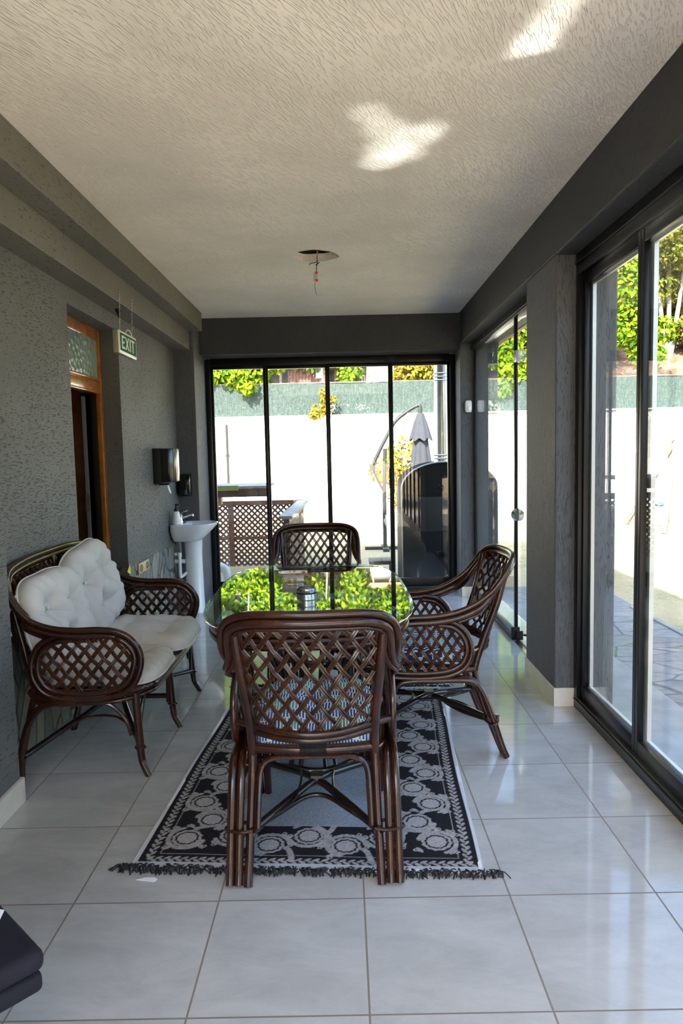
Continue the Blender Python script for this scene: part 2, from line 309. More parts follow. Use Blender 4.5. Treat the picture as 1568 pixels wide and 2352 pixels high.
# ------------------------------------------------------------------ mesh helpers
class MB:
    def __init__(s): s.v = []; s.f = []; s.n = 0
    def add(s, v, f):
        v = np.asarray(v, float).reshape(-1, 3); s.v.append(v); s.f += [tuple(i+s.n for i in q) for q in f]; s.n += len(v); return s
    def box(s, x0, x1, y0, y1, z0, z1):
        v = [(x, y, z) for x in (x0, x1) for y in (y0, y1) for z in (z0, z1)]
        return s.add(v, [(0, 1, 3, 2), (4, 6, 7, 5), (0, 4, 5, 1), (2, 3, 7, 6), (0, 2, 6, 4), (1, 5, 7, 3)])
    def bar(s, a, b, w, h, up=(0, 0, 1)):
        a, b = Vector(a), Vector(b); d = (b-a).normalized(); u = Vector(up)
        if abs(d.dot(u)) > .98: u = Vector((0, 1, 0))
        r = d.cross(u).normalized(); u = r.cross(d)
        v = [tuple(p+r*(w/2*i)+u*(h/2*j)) for p in (a, b) for i, j in ((-1, -1), (1, -1), (1, 1), (-1, 1))]
        return s.add(v, [(3, 2, 1, 0), (4, 5, 6, 7), (0, 1, 5, 4), (1, 2, 6, 5), (2, 3, 7, 6), (3, 0, 4, 7)])
    def tube(s, pts, r, k=8, closed=False, smooth=6, n0=None, off=(0, 0), ripple=0):
        P = np.asarray(pts, float)
        if smooth > 1 and len(P) > 2: P = crom(P, smooth, closed)
        T, Nn, B = frames(P, closed, n0)
        if off != (0, 0): P = P + Nn*off[0] + B*off[1]
        n = len(P); a = np.arange(k)/k*2*PI
        rr = np.broadcast_to(np.asarray(r, float), (n,)) if np.ndim(r) == 0 or len(r) == n else np.interp(np.linspace(0, 1, n), np.linspace(0, 1, len(r)), r)
        ring = P[:, None, :] + rr[:, None, None]*(np.cos(a)[None, :, None]*Nn[:, None, :] + np.sin(a)[None, :, None]*B[:, None, :])
        f = []; m = n if closed else n-1
        for i in range(m):
            j = (i+1) % n
            for q in range(k):
                q2 = (q+1) % k; f.append((i*k+q, i*k+q2, j*k+q2, j*k+q))
        if not closed: f.append(tuple(range(k-1, -1, -1))); f.append(tuple((n-1)*k+q for q in range(k)))
        return s.add(ring.reshape(-1, 3), f)
    def lathe(s, prof, c=(0, 0, 0), k=24, sx=1, sy=1):
        n = len(prof); v = []
        for r, z in prof:
            for q in range(k):
                a = q/k*2*PI; v.append((c[0]+r*sx*math.cos(a), c[1]+r*sy*math.sin(a), c[2]+z))
        f = [(i*k+q, i*k+(q+1) % k, (i+1)*k+(q+1) % k, (i+1)*k+q) for i in range(n-1) for q in range(k)]
        if prof[0][0] > 1e-6: f.append(tuple(range(k-1, -1, -1)))
        if prof[-1][0] > 1e-6: f.append(tuple((n-1)*k+q for q in range(k)))
        return s.add(v, f)
    def prism(s, poly, axis, a, b):
        n = len(poly); v = []
        for t in (a, b):
            for p in poly:
                q = list(p); q.insert(axis, t); v.append(q)
        f = [tuple(range(n)), tuple(range(2*n-1, n-1, -1))] + [(i, i+n, (i+1) % n+n, (i+1) % n) for i in range(n)]
        return s.add(v, f)
    def xf(s, mtx):
        V = np.concatenate(s.v); Mx = np.array(mtx); s.v = [V@Mx[:3, :3].T + Mx[:3, 3]]; return s
    def build(s, name, m, parent=None, smooth=True, bevel=0, angle=40, seg=2):
        me = bpy.data.meshes.new(name); V = np.concatenate(s.v)
        me.from_pydata(V.tolist(), [], s.f); me.materials.append(m)
        bm = bmesh.new(); bm.from_mesh(me); bmesh.ops.recalc_face_normals(bm, faces=bm.faces)
        if bevel:
            ed = [e for e in bm.edges if len(e.link_faces) == 2 and e.calc_face_angle(0) > .6]
            bmesh.ops.bevel(bm, geom=ed, offset=bevel, segments=seg, profile=.5, affect='EDGES')
        bm.to_mesh(me); bm.free()
        if smooth:
            me.shade_smooth(); me.set_sharp_from_angle(angle=math.radians(angle))
        o = bpy.data.objects.new(name, me); COL.objects.link(o)
        if parent: o.parent = parent
        return o
def crom(P, k, closed):
    n = len(P); out = []
    segs = n if closed else n-1
    for i in range(segs):
        if closed: p0, p1, p2, p3 = P[(i-1) % n], P[i], P[(i+1) % n], P[(i+2) % n]
        else: p0 = P[max(i-1, 0)]; p1 = P[i]; p2 = P[i+1]; p3 = P[min(i+2, n-1)]
        for j in range(k):
            t = j/k; out.append(.5*((2*p1)+(-p0+p2)*t+(2*p0-5*p1+4*p2-p3)*t*t+(-p0+3*p1-3*p2+p3)*t**3))
    if not closed: out.append(P[-1])
    return np.array(out)
def frames(P, closed, n0):
    n = len(P); T = np.zeros_like(P)
    if closed: T = np.roll(P, -1, 0)-np.roll(P, 1, 0)
    else: T[1:-1] = P[2:]-P[:-2]; T[0] = P[1]-P[0]; T[-1] = P[-1]-P[-2]
    T /= np.maximum(np.linalg.norm(T, axis=1), 1e-9)[:, None]
    v = np.array(n0 if n0 is not None else (0, 0, 1.0), float)
    if abs(v@T[0]) > .95: v = np.array((1.0, 0, 0)) if abs(T[0][0]) < .9 else np.array((0, 1.0, 0))
    Nn = np.zeros_like(P); v = v-T[0]*(v@T[0]); v /= np.linalg.norm(v); Nn[0] = v
    for i in range(1, n):
        v = v-T[i]*(v@T[i]); v /= max(np.linalg.norm(v), 1e-9); Nn[i] = v
    if closed:   # spread the twist
        w = v-T[0]*(v@T[0]); w /= np.linalg.norm(w); B0 = np.cross(T[0], Nn[0])
        ang = math.atan2(w@B0, w@Nn[0])
        for i in range(n):
            a = -ang*i/n; B = np.cross(T[i], Nn[i]); Nn[i] = math.cos(a)*Nn[i]+math.sin(a)*B
    return T, Nn, np.cross(T, Nn)
def tag(o, label=None, cat=None, group=None, kind=None):
    if label: o['label'] = label
    if cat: o['category'] = cat
    if group: o['group'] = group
    if kind: o['kind'] = kind
    return o
def thing(name, label, cat, loc=(0, 0, 0), rz=0, group=None):
    o = bpy.data.objects.new(name, None); COL.objects.link(o); o.location = loc; o.rotation_euler = (0, 0, rz); o.empty_display_size = .1
    return tag(o, label, cat, group)
def sroot(name, loc=(0, 0, 0)):
    o = bpy.data.objects.new(name, None); COL.objects.link(o); o.location = loc; o['kind'] = 'structure'; return o
def struct(mb, name, m, **k):
    o = mb.build(name, m, None, **k); o['kind'] = 'structure'; return o
def kids(o): return [c for c in bpy.data.objects if c.parent == o]
def dup(root, loc, rz, label, group=None):
    def rec(o, par):
        c = o.copy(); COL.objects.link(c); c.parent = par
        for ch in kids(o): rec(ch, c)
        return c
    r = rec(root, None); r.location = loc; r.rotation_euler = (0, 0, rz); r['label'] = label
    if group: r['group'] = group
    return r

# ================================================================== ROOM
CZ = 2.64; YB = 6.86; YR = -1.5
XW = -1.493
fl = MB().box(-1.8, 1.30, YR, YB+.05, -.12, 0); struct(fl, 'floor', M_TILE, smooth=False)
# ceiling with the ragged lamp hole
HX, HY, HR = -.15, 4.60, .145
def ceiling():
    b = MB(); k = 40; zt = CZ+.18
    ring = []
    for i in range(k):
        a = i/k*2*PI; r = HR*(1+.05*math.sin(3*a+1)+.03*math.sin(7*a)+(.09 if 2.7 < a < 3.3 else 0)); ring.append((HX+r*math.cos(a), HY+r*.92*math.sin(a)))
    S = .3; sq = []
    for i in range(k):
        a = i/k*2*PI; c, s_ = math.cos(a), math.sin(a); t = S/max(abs(c), abs(s_)); sq.append((HX+t*c, HY+t*s_))
    v = [(x, y, CZ) for x, y in ring]+[(x, y, CZ) for x, y in sq]+[(x, y, CZ+.05) for x, y in ring]
    f = [(i, (i+1) % k, k+(i+1) % k, k+i) for i in range(k)]+[(i, 2*k+i, 2*k+(i+1) % k, (i+1) % k) for i in range(k)]
    b.add(v, f)
    def rect(x0, x1, y0, y1): b.add([(x0, y0, CZ), (x1, y0, CZ), (x1, y1, CZ), (x0, y1, CZ)], [(0, 1, 2, 3)])
    rect(-1.8, HX-S, YR, 7.1); rect(HX+S, 1.45, YR, 7.1); rect(HX-S, HX+S, YR, HY-S); rect(HX-S, HX+S, HY+S, 7.1)
    return b
struct(ceiling(), 'ceiling', M_CEIL, smooth=False)
struct(MB().box(HX-.3, HX+.3, HY-.3, HY+.3, CZ+.10, CZ+.13), 'trim_1', M_WGREY, smooth=False)
struct(MB().box(HX-.32, HX-.3, HY-.3, HY+.3, CZ+.001, CZ+.13).box(HX+.3, HX+.32, HY-.3, HY+.3, CZ+.001, CZ+.13).box(HX-.3, HX+.3, HY-.32, HY-.3, CZ+.001, CZ+.13).box(HX-.3, HX+.3, HY+.3, HY+.32, CZ+.001, CZ+.13), 'trim_2', M_DARK, smooth=False)
# left wall with door recess; slate cladding below .63
DY0, DY1, DZ = 3.89, 4.755, 2.225
wl = MB().box(XW-.19, XW, 2.70, DY0, .62, 2.32).box(XW-.19, XW, DY1, 6.30, .62, 2.32).box(XW-.19, XW, DY0, DY1, DZ, 2.32)
struct(wl, 'wall_left', M_WALL_L, smooth=False)
sw = MB()
for (a, b_) in ((2.70, DY0), (DY1, 6.30)):
    sw.box(XW-.19, XW+.004, a, b_, 0, .62)
struct(sw, 'wall_left_stone', M_STONE, smooth=False)
struct(MB().box(-1.85, -1.325, YR, 2.70, 0, 2.32), 'wall_left_pier', M_WALL_L, smooth=False)
struct(MB().box(-1.325, -1.312, YR, 2.702, 0, .10).box(-1.5, -1.312, 2.70, 2.712, 0, .10), 'baseboard_left', M_BASE, smooth=False)
struct(MB().box(-1.85, -1.344, YR, 6.30, 2.32, 2.48).box(-1.85, -1.226, YR, 6.30, 2.48, CZ+.02), 'trim_3', M_BEAM_L, smooth=False, bevel=.004)
struct(MB().box(-1.85, -1.31, 6.30, 6.80, 0, CZ+.02), 'wall_left_column', M_WALL_V, smooth=False, bevel=.006)
# back wall: beam over the sliding doors
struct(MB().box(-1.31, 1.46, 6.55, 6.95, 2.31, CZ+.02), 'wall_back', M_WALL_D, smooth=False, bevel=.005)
struct(MB().box(-1.85, -1.312, 6.80, 7.0, 0, CZ), 'wall_back_left', M_EXT, smooth=False)
struct(MB().box(1.095, 1.44, 6.50, 6.98, 0, CZ+.01), 'wall_back_column', M_WALL_V, smooth=False, bevel=.006)
# right wall: beam, pier
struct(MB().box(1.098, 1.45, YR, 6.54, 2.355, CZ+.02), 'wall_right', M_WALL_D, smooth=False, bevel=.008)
struct(MB().box(1.105, 1.42, 3.64, 4.22, 0, 2.36), 'wall_right_pier', M_WALL_V, smooth=False, bevel=.008)
struct(MB().box(1.098, 1.104, 3.632, 4.225, 0, .10).box(1.098, 1.205, 3.628, 3.638, 0, .10).box(1.088, 1.2, 6.490, 6.499, 0, .095).box(1.088, 1.094, 6.49, 6.80, 0, .095), 'baseboard_right', M_BASE, smooth=False, bevel=.001)
# unseen rear wall behind the camera; open gap added to let sunlight in
struct(MB().box(-1.85, -1.2, YR-.2, YR, 0, CZ).box(1.2, 1.45, YR-.2, YR, 0, CZ).box(-1.2, 1.2, YR-.2, YR, 2.45, CZ), 'wall_rear', M_WALL_V, smooth=False)
# upper storey of the house
struct(MB().box(-7, 1.46, -1.72, 6.98, CZ+.19, 5.2), 'wall_upper_storey', M_EXT, smooth=False)
struct(MB().box(-7, -3.2, -1.72, 6.98, -.3, CZ+.19), 'wall_house', M_EXT, smooth=False)
struct(MB().box(-1.85, 1.45, YR-.2, 7.0, CZ+.14, CZ+.19), 'wall_ceiling_slab', M_DARK, smooth=False)
# eave board outside the right openings
struct(MB().box(1.46, 1.75, 3.0, 7.6, 2.60, 2.64), 'trim_4', M_HOUSE, smooth=False)
struct(MB().box(1.62, 1.66, 3.0, 7.6, 2.46, 2.60), 'trim_5', M_WTAN, smooth=False)

# ---------------------------------------------------------------- back sliding door
d1 = sroot('door_1', (0, YB, 0))
b = MB().box(-1.31, -1.262, -.07, .05, 0, 2.30).box(1.045, 1.094, -.07, .05, 0, 2.30).box(-1.262, 1.045, -.07, .05, 2.235, 2.305).box(-1.262, 1.045, -.06, .05, 0, .05)
b.box(-1.262, 1.045, -.068, -.060, 2.25, 2.262)
b.build('door_frame', M_ALU, d1, bevel=.003)
xs = [-1.262, -.735, -.135, .475, 1.045]
for i in range(4):
    x0, x1 = xs[i], xs[i+1]; yy = (-.035, .0)[i % 2] if i < 3 else -.035
    s_ = MB(); w = .022
    s_.box(x0-.004, x0+w, yy, yy+.03, .05, 2.235).box(x1-w, x1+.004, yy, yy+.03, .05, 2.235).box(x0+w, x1-w, yy, yy+.03, 2.205, 2.235).box(x0+w, x1-w, yy, yy+.03, .05, .13)
    sa = s_.build('sash', M_ALU, d1, bevel=.002)
    MB().box(x0+w, x1-w, yy+.012, yy+.018, .13, 2.205).build('glass_pane', M_GLASS, sa, smooth=False)
hb = MB().box(.449, .497, -.062, -.036, 1.02, 1.22).box(.464, .480, -.076, -.062, 1.05, 1.19)
hb.build('handle', M_BLACKM, d1, bevel=.003)
MB().box(.44, .52, -.085, -.068, 2.24, 2.305).build('lock_plate', M_BLACKM, d1, bevel=.004)
# ---------------------------------------------------------------- wooden door with transom
d2 = sroot('door_2', (XW, DY0, 0))
b = MB(); fx0, fx1 = -.150, -.117; L = DY1-DY0
for (y0, y1, z0, z1) in ((0, .055, 0, DZ), (L-.05, L, 0, DZ), (.055, L-.05, DZ-.075, DZ), (.055, L-.05, 1.80, 1.90)):
    b.box(fx0, fx1, y0, y1, z0, z1)
b.box(fx1, fx1+.014, .055, L-.055, 1.885, 1.90).box(fx1, fx1+.012, .055, L-.055, 1.80, 1.815)
b.build('door_frame', M_ORANGE, d2, bevel=.004)
MB().box(-.19, fx0, L-.045, L, 0, 1.80).box(-.19, fx0, .0, L, 1.80, DZ).build('door_stop', M_BLACKM, d2, bevel=.002)
MB().box(fx1, fx1+.004, L-.034, L-.018, 0, 1.80).build('door_seal', M_DOORD, d2, smooth=False)
MB().box(-.140, -.130, .055, L-.05, 1.90, DZ-.075).build('transom_pane', M_FROST, d2, smooth=False)
MB().box(-1.15, -.365, L+.25, L+.29, .01, 2.02).build('door_leaf', M_DOORD, d2, bevel=.004)
MB().box(-.245, -.225, L-.06, L-.04, 0, 1.79).build('door_edge_strip', M_ROOFT, d2, smooth=False)
MB().box(-.247, -.222, L-.065, L-.055, 1.02, 1.14).build('hinge', M_BARKD, d2, smooth=False)
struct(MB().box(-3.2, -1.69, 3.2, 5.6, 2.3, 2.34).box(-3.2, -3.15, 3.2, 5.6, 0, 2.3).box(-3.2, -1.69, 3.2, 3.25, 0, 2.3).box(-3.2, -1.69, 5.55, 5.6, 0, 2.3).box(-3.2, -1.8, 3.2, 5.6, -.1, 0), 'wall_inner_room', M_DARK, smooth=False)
# ---------------------------------------------------------------- near window (framed sliders)
w1 = sroot('window_1', (1.205, 0, 0))
b = MB().box(0, .09, YR, 3.64, 0, .065).box(0, .09, YR, 3.64, 2.245, 2.355).box(0, .09, 3.585, 3.64, .065, 2.245)
b.box(-.006, 0, YR, 3.64, 2.30, 2.312).box(-.008, 0, YR, 3.62, .045, .053)
b.build('window_frame', M_ALU, w1, bevel=.003)
ys = [3.585, 2.90, 2.20, 1.50, .80, .1, -.6, YR]
for i in range(7):
    y1, y0 = ys[i], ys[i+1]; xx = .018 if i % 2 == 0 else .018; w = .03
    s_ = MB().box(xx, xx+.032, y0, y0+w, .065, 2.245).box(xx, xx+.032, y1-w, y1, .065, 2.245).box(xx, xx+.032, y0+w, y1-w, .065, .13).box(xx, xx+.032, y0+w, y1-w, 2.19, 2.245)
    sa = s_.build('sash', M_ALU, w1, bevel=.002)
    MB().box(xx+.034, xx+.052, y1-w-.016, y1-w+.022, .10, 2.22).box(xx+.034, xx+.050, y0+w, y1-w-.02, .125, .137).box(xx+.034, xx+.046, y0+w, y1-w-.02, 2.182, 2.192).build('glazing_bead', M_SILVER, sa, smooth=False)
    MB().box(xx+.013, xx+.019, y0+w, y1-w, .13, 2.19).build('glass_pane', M_GLASS, sa, smooth=False)
# ---------------------------------------------------------------- frameless folding glass
w2 = sroot('window_2', (1.215, 0, 0))
MB().box(-.02, .06, 4.22, 6.5, 2.285, 2.355).box(-.026, -.02, 4.22, 6.5, 2.30, 2.31).build('top_track', M_ALU, w2, bevel=.003)
MB().box(-.02, .045, 4.96, 6.5, 0, .045).build('bottom_rail', M_ALU, w2, bevel=.004)
MB().box(.0, .022, 6.46, 6.498, .045, 2.285).build('side_profile', M_ALU, w2, bevel=.003)
for (y0, y1) in ((4.97, 5.70), (5.71, 6.46)):
    MB().box(.006, .014, y0, y1, .045, 2.285).build('glass_pane', M_GLASS, w2, smooth=False)
MB().box(-.002, .022, 4.945, 4.972, .045, 2.285).build('edge_profile', M_ALU, w2, bevel=.004)
fp = bpy.data.objects.new('folded_panel', None); COL.objects.link(fp); fp.parent = w2; fp.location = (.03, 4.93, 0); fp.rotation_euler = (0, 0, math.radians(-71))
MB().box(0, .72, -.004, .004, .05, 2.28).build('glass_pane', M_GLASS, fp, smooth=False)
MB().box(0, .72, .010, .018, .05, 2.28).build('glass_pane', M_GLASS, fp, smooth=False)
MB().box(.70, .724, -.006, .020, .05, 2.28).build('panel_edge', M_GEDGE, fp, smooth=False)
MB().lathe([(.0, -.028), (.03, -.024), (.036, -.012), (.018, 0), (.036, .012), (.03, .024), (0, .028)], (0, 0, 0), 20).xf(Matrix.Translation((.012, 4.91, .915))@Matrix.Rotation(PI/2, 4, 'X')@Matrix.Scale(1.25, 4)).build('door_knob', M_CHROME, w2)
MB().box(-.03, .03, 4.925, 4.95, .02, .10).box(.0, .05, 4.91, 4.925, .005, .075).tube([(.05, 4.90, .05), (.09, 4.86, .055)], .009, 8).build('floor_bolt', M_BLACKM, w2, bevel=.003)
MB().box(-.004, .030, 4.90, 4.955, 1.98, 2.06).build('latch', M_SILVER, w2, bevel=.002)
MB().tube([(.02, 4.93, 2.0), (.20, 4.80, 2.06), (.42, 4.66, 2.10)], .004, 6).build('cord_stay', M_STEEL, w2)
MB().box(-.015, .03, 4.23, 4.90, 0, .004).build('floor_guide', M_STEEL, w2, smooth=False)
struct(MB().box(1.24, 1.42, 4.22, 6.5, -.02, .012), 'trim_7', M_BASE, smooth=False, bevel=.003)
struct(MB().box(1.295, 1.36, YR, 3.64, -.05, .03), 'trim_8', M_SLAB, smooth=False)

# ================================================================== RATTAN ARMCHAIR (faces local +y; rear feet at y=0)
def lattice(mb, poly, fmap, d, ang, r=.0040, gap=.0039, amp=.0042, step=.006, rods=2):
    """woven diagonal canes clipped to a polygon in (s,t)"""
    poly = np.array(poly)
    def inside(p):
        x, y = p; c = False; n = len(poly)
        for i in range(n):
            x1, y1 = poly[i]; x2, y2 = poly[(i+1) % n]
            if (y1 > y) != (y2 > y) and x < (x2-x1)*(y-y1)/(y2-y1)+x1: c = not c
        return c
    dirs = [np.array((math.cos(ang), math.sin(ang))), np.array((-math.cos(ang), math.sin(ang)))]
    nor = [np.array((-math.sin(ang), math.cos(ang))), np.array((math.sin(ang), math.cos(ang)))]
    cen = poly.mean(0); R = np.abs(poly-cen).max()*1.6
    for fam in (0, 1):
        D, Nn = dirs[fam], nor[fam]; No = nor[1-fam]; dn = d*abs(math.sin(ang))
        for i in range(-int(R/dn)-1, int(R/dn)+2):
            run = []
            ts = np.arange(-R, R, step)
            for t in list(ts)+[None]:
                ok = False
                if t is not None:
                    p = cen+Nn*(i*dn)+D*t; ok = inside(p)
                if ok:
                    u = ((p-cen)@No)/dn; h = amp*math.cos(PI*(u+i))*(1 if fam == 0 else -1); run.append((p, h))
                else:
                    if len(run) >= 2:
                        for k in range(rods):
                            o_ = (k-(rods-1)/2)*2*gap
                            mb.tube([fmap(q[0]+Nn[0]*o_, q[1]+Nn[1]*o_, h) for q, h in run], r, 5, smooth=1)
                    run = []
    return mb
HOOP = [(0, -.075, .897), (.10, -.066, .897), (.175, -.048, .893), (.228, -.025, .876), (.257, 0, .846), (.268, .035, .795), (.269, .08, .745), (.268, .15, .698), (.265, .23, .667), (.262, .32, .652), (.260, .42, .648),
        (.258, .50, .640), (.257, .565, .608), (.256, .605, .55), (.256, .603, .475), (.256, .57, .412), (.256, .51, .384), (.256, .42, .374), (.256, .33, .374), (.256, .25, .384), (.256, .19, .414), (.256, .158, .47),
        (.256, .158, .53), (.256, .185, .585), (.256, .235, .622), (.257, .30, .634)]
def build_chair(wid=0.0, wscale=1.0):
    root = thing('rattan_armchair', '', 'chair', group='rattan armchairs around the glass table')
    # top rail, arms and arm loops: one cane bent round, three strands
    half = [(x*1.042, y, z) for x, y, z in HOOP]
    b = MB()
    full = [(-x, y, z) for x, y, z in reversed(half[1:])]+half
    P = np.array(full)
    def strand(off_in, off_side, r, lo, hi):
        # normal = outward in the hoop plane, kept by projecting a hand-made direction
        Q = crom(P[lo:hi], 6, False); T, _, _ = frames(Q, False, None)
        ref = np.zeros_like(Q)
        for i, q in enumerate(Q):
            zc = max(0, min(1, (q[2]-.76)/.1)); c = np.array([q[0]*.9, 0, (q[2]-.70)*1.6]) if q[2] > .76 and q[1] < .1 else np.array([0, q[1]-.38, (q[2]-.50)*1.7])
            if q[2] > .66 and q[1] < .32:
                a = np.array([np.sign(q[0])*max(0, abs(q[0])-.16), 0, max(.05, q[2]-.72)]); a /= np.linalg.norm(a); a2 = np.array([0, -.35, 1.0]); a2 /= np.linalg.norm(a2)
                w = max(0, min(1, (q[1]-.03)/.12)); c = a*(1-w)+a2*w
            ref[i] = c/np.linalg.norm(c)
        nn = ref-T*np.sum(ref*T, 1)[:, None]; nn /= np.linalg.norm(nn, axis=1)[:, None]; bb = np.cross(T, nn)
        Q2 = Q-nn*off_in+bb*off_side
        b.tube(Q2, r, 10, smooth=1)
    n = len(P)
    strand(0, 0, .0125, 0, n)
    strand(.026, .0, .0155, 10, n-10)
    strand(.0225, .0, .0115, 0, 12); strand(.0225, 0, .0115, n-12, n)
    strand(.046, 0, .0065, 17, n-17)
    b.build('arm_and_top_rail', M_RAT, root)
    for s in (-1, 1):
        b = MB()
        b.tube([(s*.232, -.004, .848), (s*.221, .03, .70), (s*.207, .082, .55), (s*.202, .118, .44), (s*.204, .130, .385)], [.0155, .0155, .0165, .0165, .0155], 10)
        b.tube([(s*.205, .115, .487), (s*.27, .165, .487)], .0125, 10)
        b.build('back_upright', M_RAT, root)
    # legs: bundles of three canes
    for s in (-1, 1):
        for rear in (True, False):
            b = MB(); Y = (lambda v: v) if rear else (lambda v: .62-v)
            b.tube([(s*.204, Y(.130), .385), (s*.205, Y(.118), .31), (s*.208, Y(.078), .19), (s*.212, Y(.028), .06), (s*.214, Y(.003), .0)], .0145, 10)
            for xo in (.2415, .2695):
                b.tube([(s*xo, .31, .362), (s*xo, Y(.20), .362), (s*xo, Y(.145), .35), (s*xo, Y(.108), .305), (s*(xo+.001), Y(.068), .20), (s*(xo+.002), Y(.024), .06), (s*(xo+.002), Y(.002), .0 if xo < .24 else .006)], .0142, 10)
            b.tube([(s*.192, Y(.02), .163), (s*.197, Y(.035), .168), (s*.24, Y(.033), .165), (s*.289, Y(.06), .162), (s*.26, Y(.085), .165), (s*.2, Y(.085), .166)], .006, 8, closed=True)
            b.build('leg', M_RAT, root)
    # seat frame
    b = MB()
    b.tube([(-.20, .130, .405), (-.10, .112, .405), (0, .105, .405), (.10, .112, .405), (.20, .130, .405)], .0165, 12)
    b.tube([(-.206, .137, .392), (-.228, .20, .392), (-.238, .35, .392), (-.235, .52, .392), (-.20, .60, .392), (-.10, .635, .392), (0, .645, .392), (.10, .635, .392), (.20, .60, .392), (.235, .52, .392), (.238, .35, .392), (.228, .20, .392), (.206, .137, .392)], .014, 10)
    b.build('seat_frame', M_RAT, root)
    b = MB()
    for i in range(22): b.tube([(-.042+i*.004, .1075, .405+.0185*math.cos(a)) if False else (-.042+i*.004, .1072+.0185*math.sin(a), .405+.0185*math.cos(a)) for a in [j*PI/5 for j in range(10)]], .0022, 5, closed=True, smooth=1)
    b.build('binding', M_RATD, root)
    b = MB()
    for i in range(9):
        x = -.18+i*.045; b.bar((x, .12, .400), (x, .62, .400), .018, .010)
    b.build('seat_slats', M_RATD, root, bevel=.002)
    # lower back rail, doubled and bowed
    b = MB()
    for dz, dy in ((.0, .0), (-.021, .004)):
        b.tube([(-.188, .100+dy, .492+dz), (-.10, .052+dy, .487+dz), (0, .034+dy, .484+dz), (.10, .052+dy, .487+dz), (.188, .100+dy, .492+dz)], .0118, 10)
    b.build('lower_back_rail', M_RAT, root)
    # back lattice, bowed
    poly = [(-.186, .480), (.186, .480), (.212, .83), (.20, .862), (.15, .878), (0, .880), (-.15, .878), (-.20, .862), (-.212, .83)]
    def fm(s, t, h):
        w = .19+(t-.49)*.09; u = max(-1, min(1, s/w)); side = .100-.115*(t-.49)/.36; return (s, side-(.064-.010*(t-.49)/.36)*(1-u*u)+h, t)
    lattice(MB(), poly, fm, .0525, math.radians(55)).build('back_lattice', M_RATL, root)
    for s in (-1, 1):
        b = MB(); b.tube([(s*.19, .104, .485), (s*.197, .07, .60), (s*.207, .03, .74), (s*.212, .0, .82), (s*.20, -.014, .858)], .0055, 8)
        b.build('lattice_edge', M_RATL, root)
    for s in (-1, 1):
        pl = [(.38+.214*math.copysign(abs(math.cos(a))**.75, math.cos(a)), .505+.123*math.copysign(abs(math.sin(a))**.85, math.sin(a))) for a in [i/28*2*PI for i in range(28)]]
        o = lattice(MB(), pl, lambda p, t, h, s=s: (s*.267+h, p, t), .046, math.radians(56), .0038, .0037, .0038).build('arm_lattice', M_RATL, root)
    # X stretcher
    b = MB()
    for s in (-1, 1):
        b.tube([(s*.205, .055, .155), (s*.10, .185, .185), (0, .31, .205), (-s*.10, .435, .185), (-s*.205, .565, .155)], .0135, 10)
    b.tube([(-.22, .05, .150), (-.12, .165, .160), (-.035, .235, .178), (.035, .235, .178), (.12, .165, .160), (.22, .05, .150)], .0085, 8)
    b.box(-.022, .022, .288, .332, .186, .226)
    b.build('cross_stretcher', M_RATD, root, angle=50)
    for s in (-1, 1):
        MB().tube([(s*.15, .115, .172), (s*.085, .165, .19), (s*.06, .25, .205), (s*.06, .37, .205), (s*.085, .455, .19), (s*.15, .505, .172)], .0045, 6).build('curved_brace', M_RATD, root)
    b = MB()
    b.tube([(-.15, .505, .18), (-.09, .43, .20), (0, .385, .208), (.09, .43, .20), (.15, .505, .18)], .0045, 6)
    b.build('curved_brace', M_RATD, root)
    for Yf in (lambda v: v, lambda v: .62-v):
        b = MB(); b.tube([(-.184, Yf(.055), .165), (-.182, Yf(.085), .25), (-.175, Yf(.118), .335), (-.14, Yf(.124), .368), (-.06, Yf(.122), .374), (.06, Yf(.122), .374), (.14, Yf(.124), .368), (.175, Yf(.118), .335), (.182, Yf(.085), .25), (.184, Yf(.055), .165)], .0095, 8)
        b.build('apron_hoop', M_RAT, root)
    return root
chair = build_chair()
chair.location = (-.118, 2.115, 0); chair.rotation_euler = (0, 0, 0)
chair['label'] = 'dark rattan armchair nearest the viewer, its lattice back turned to us'
dup(chair, (.700, 3.285, 0), math.radians(91), 'dark rattan armchair on the right of the table, seen from its side')
dup(chair, (-.190, 4.62, 0), math.radians(180), 'dark rattan armchair at the far end of the table, facing us before the glass doors')

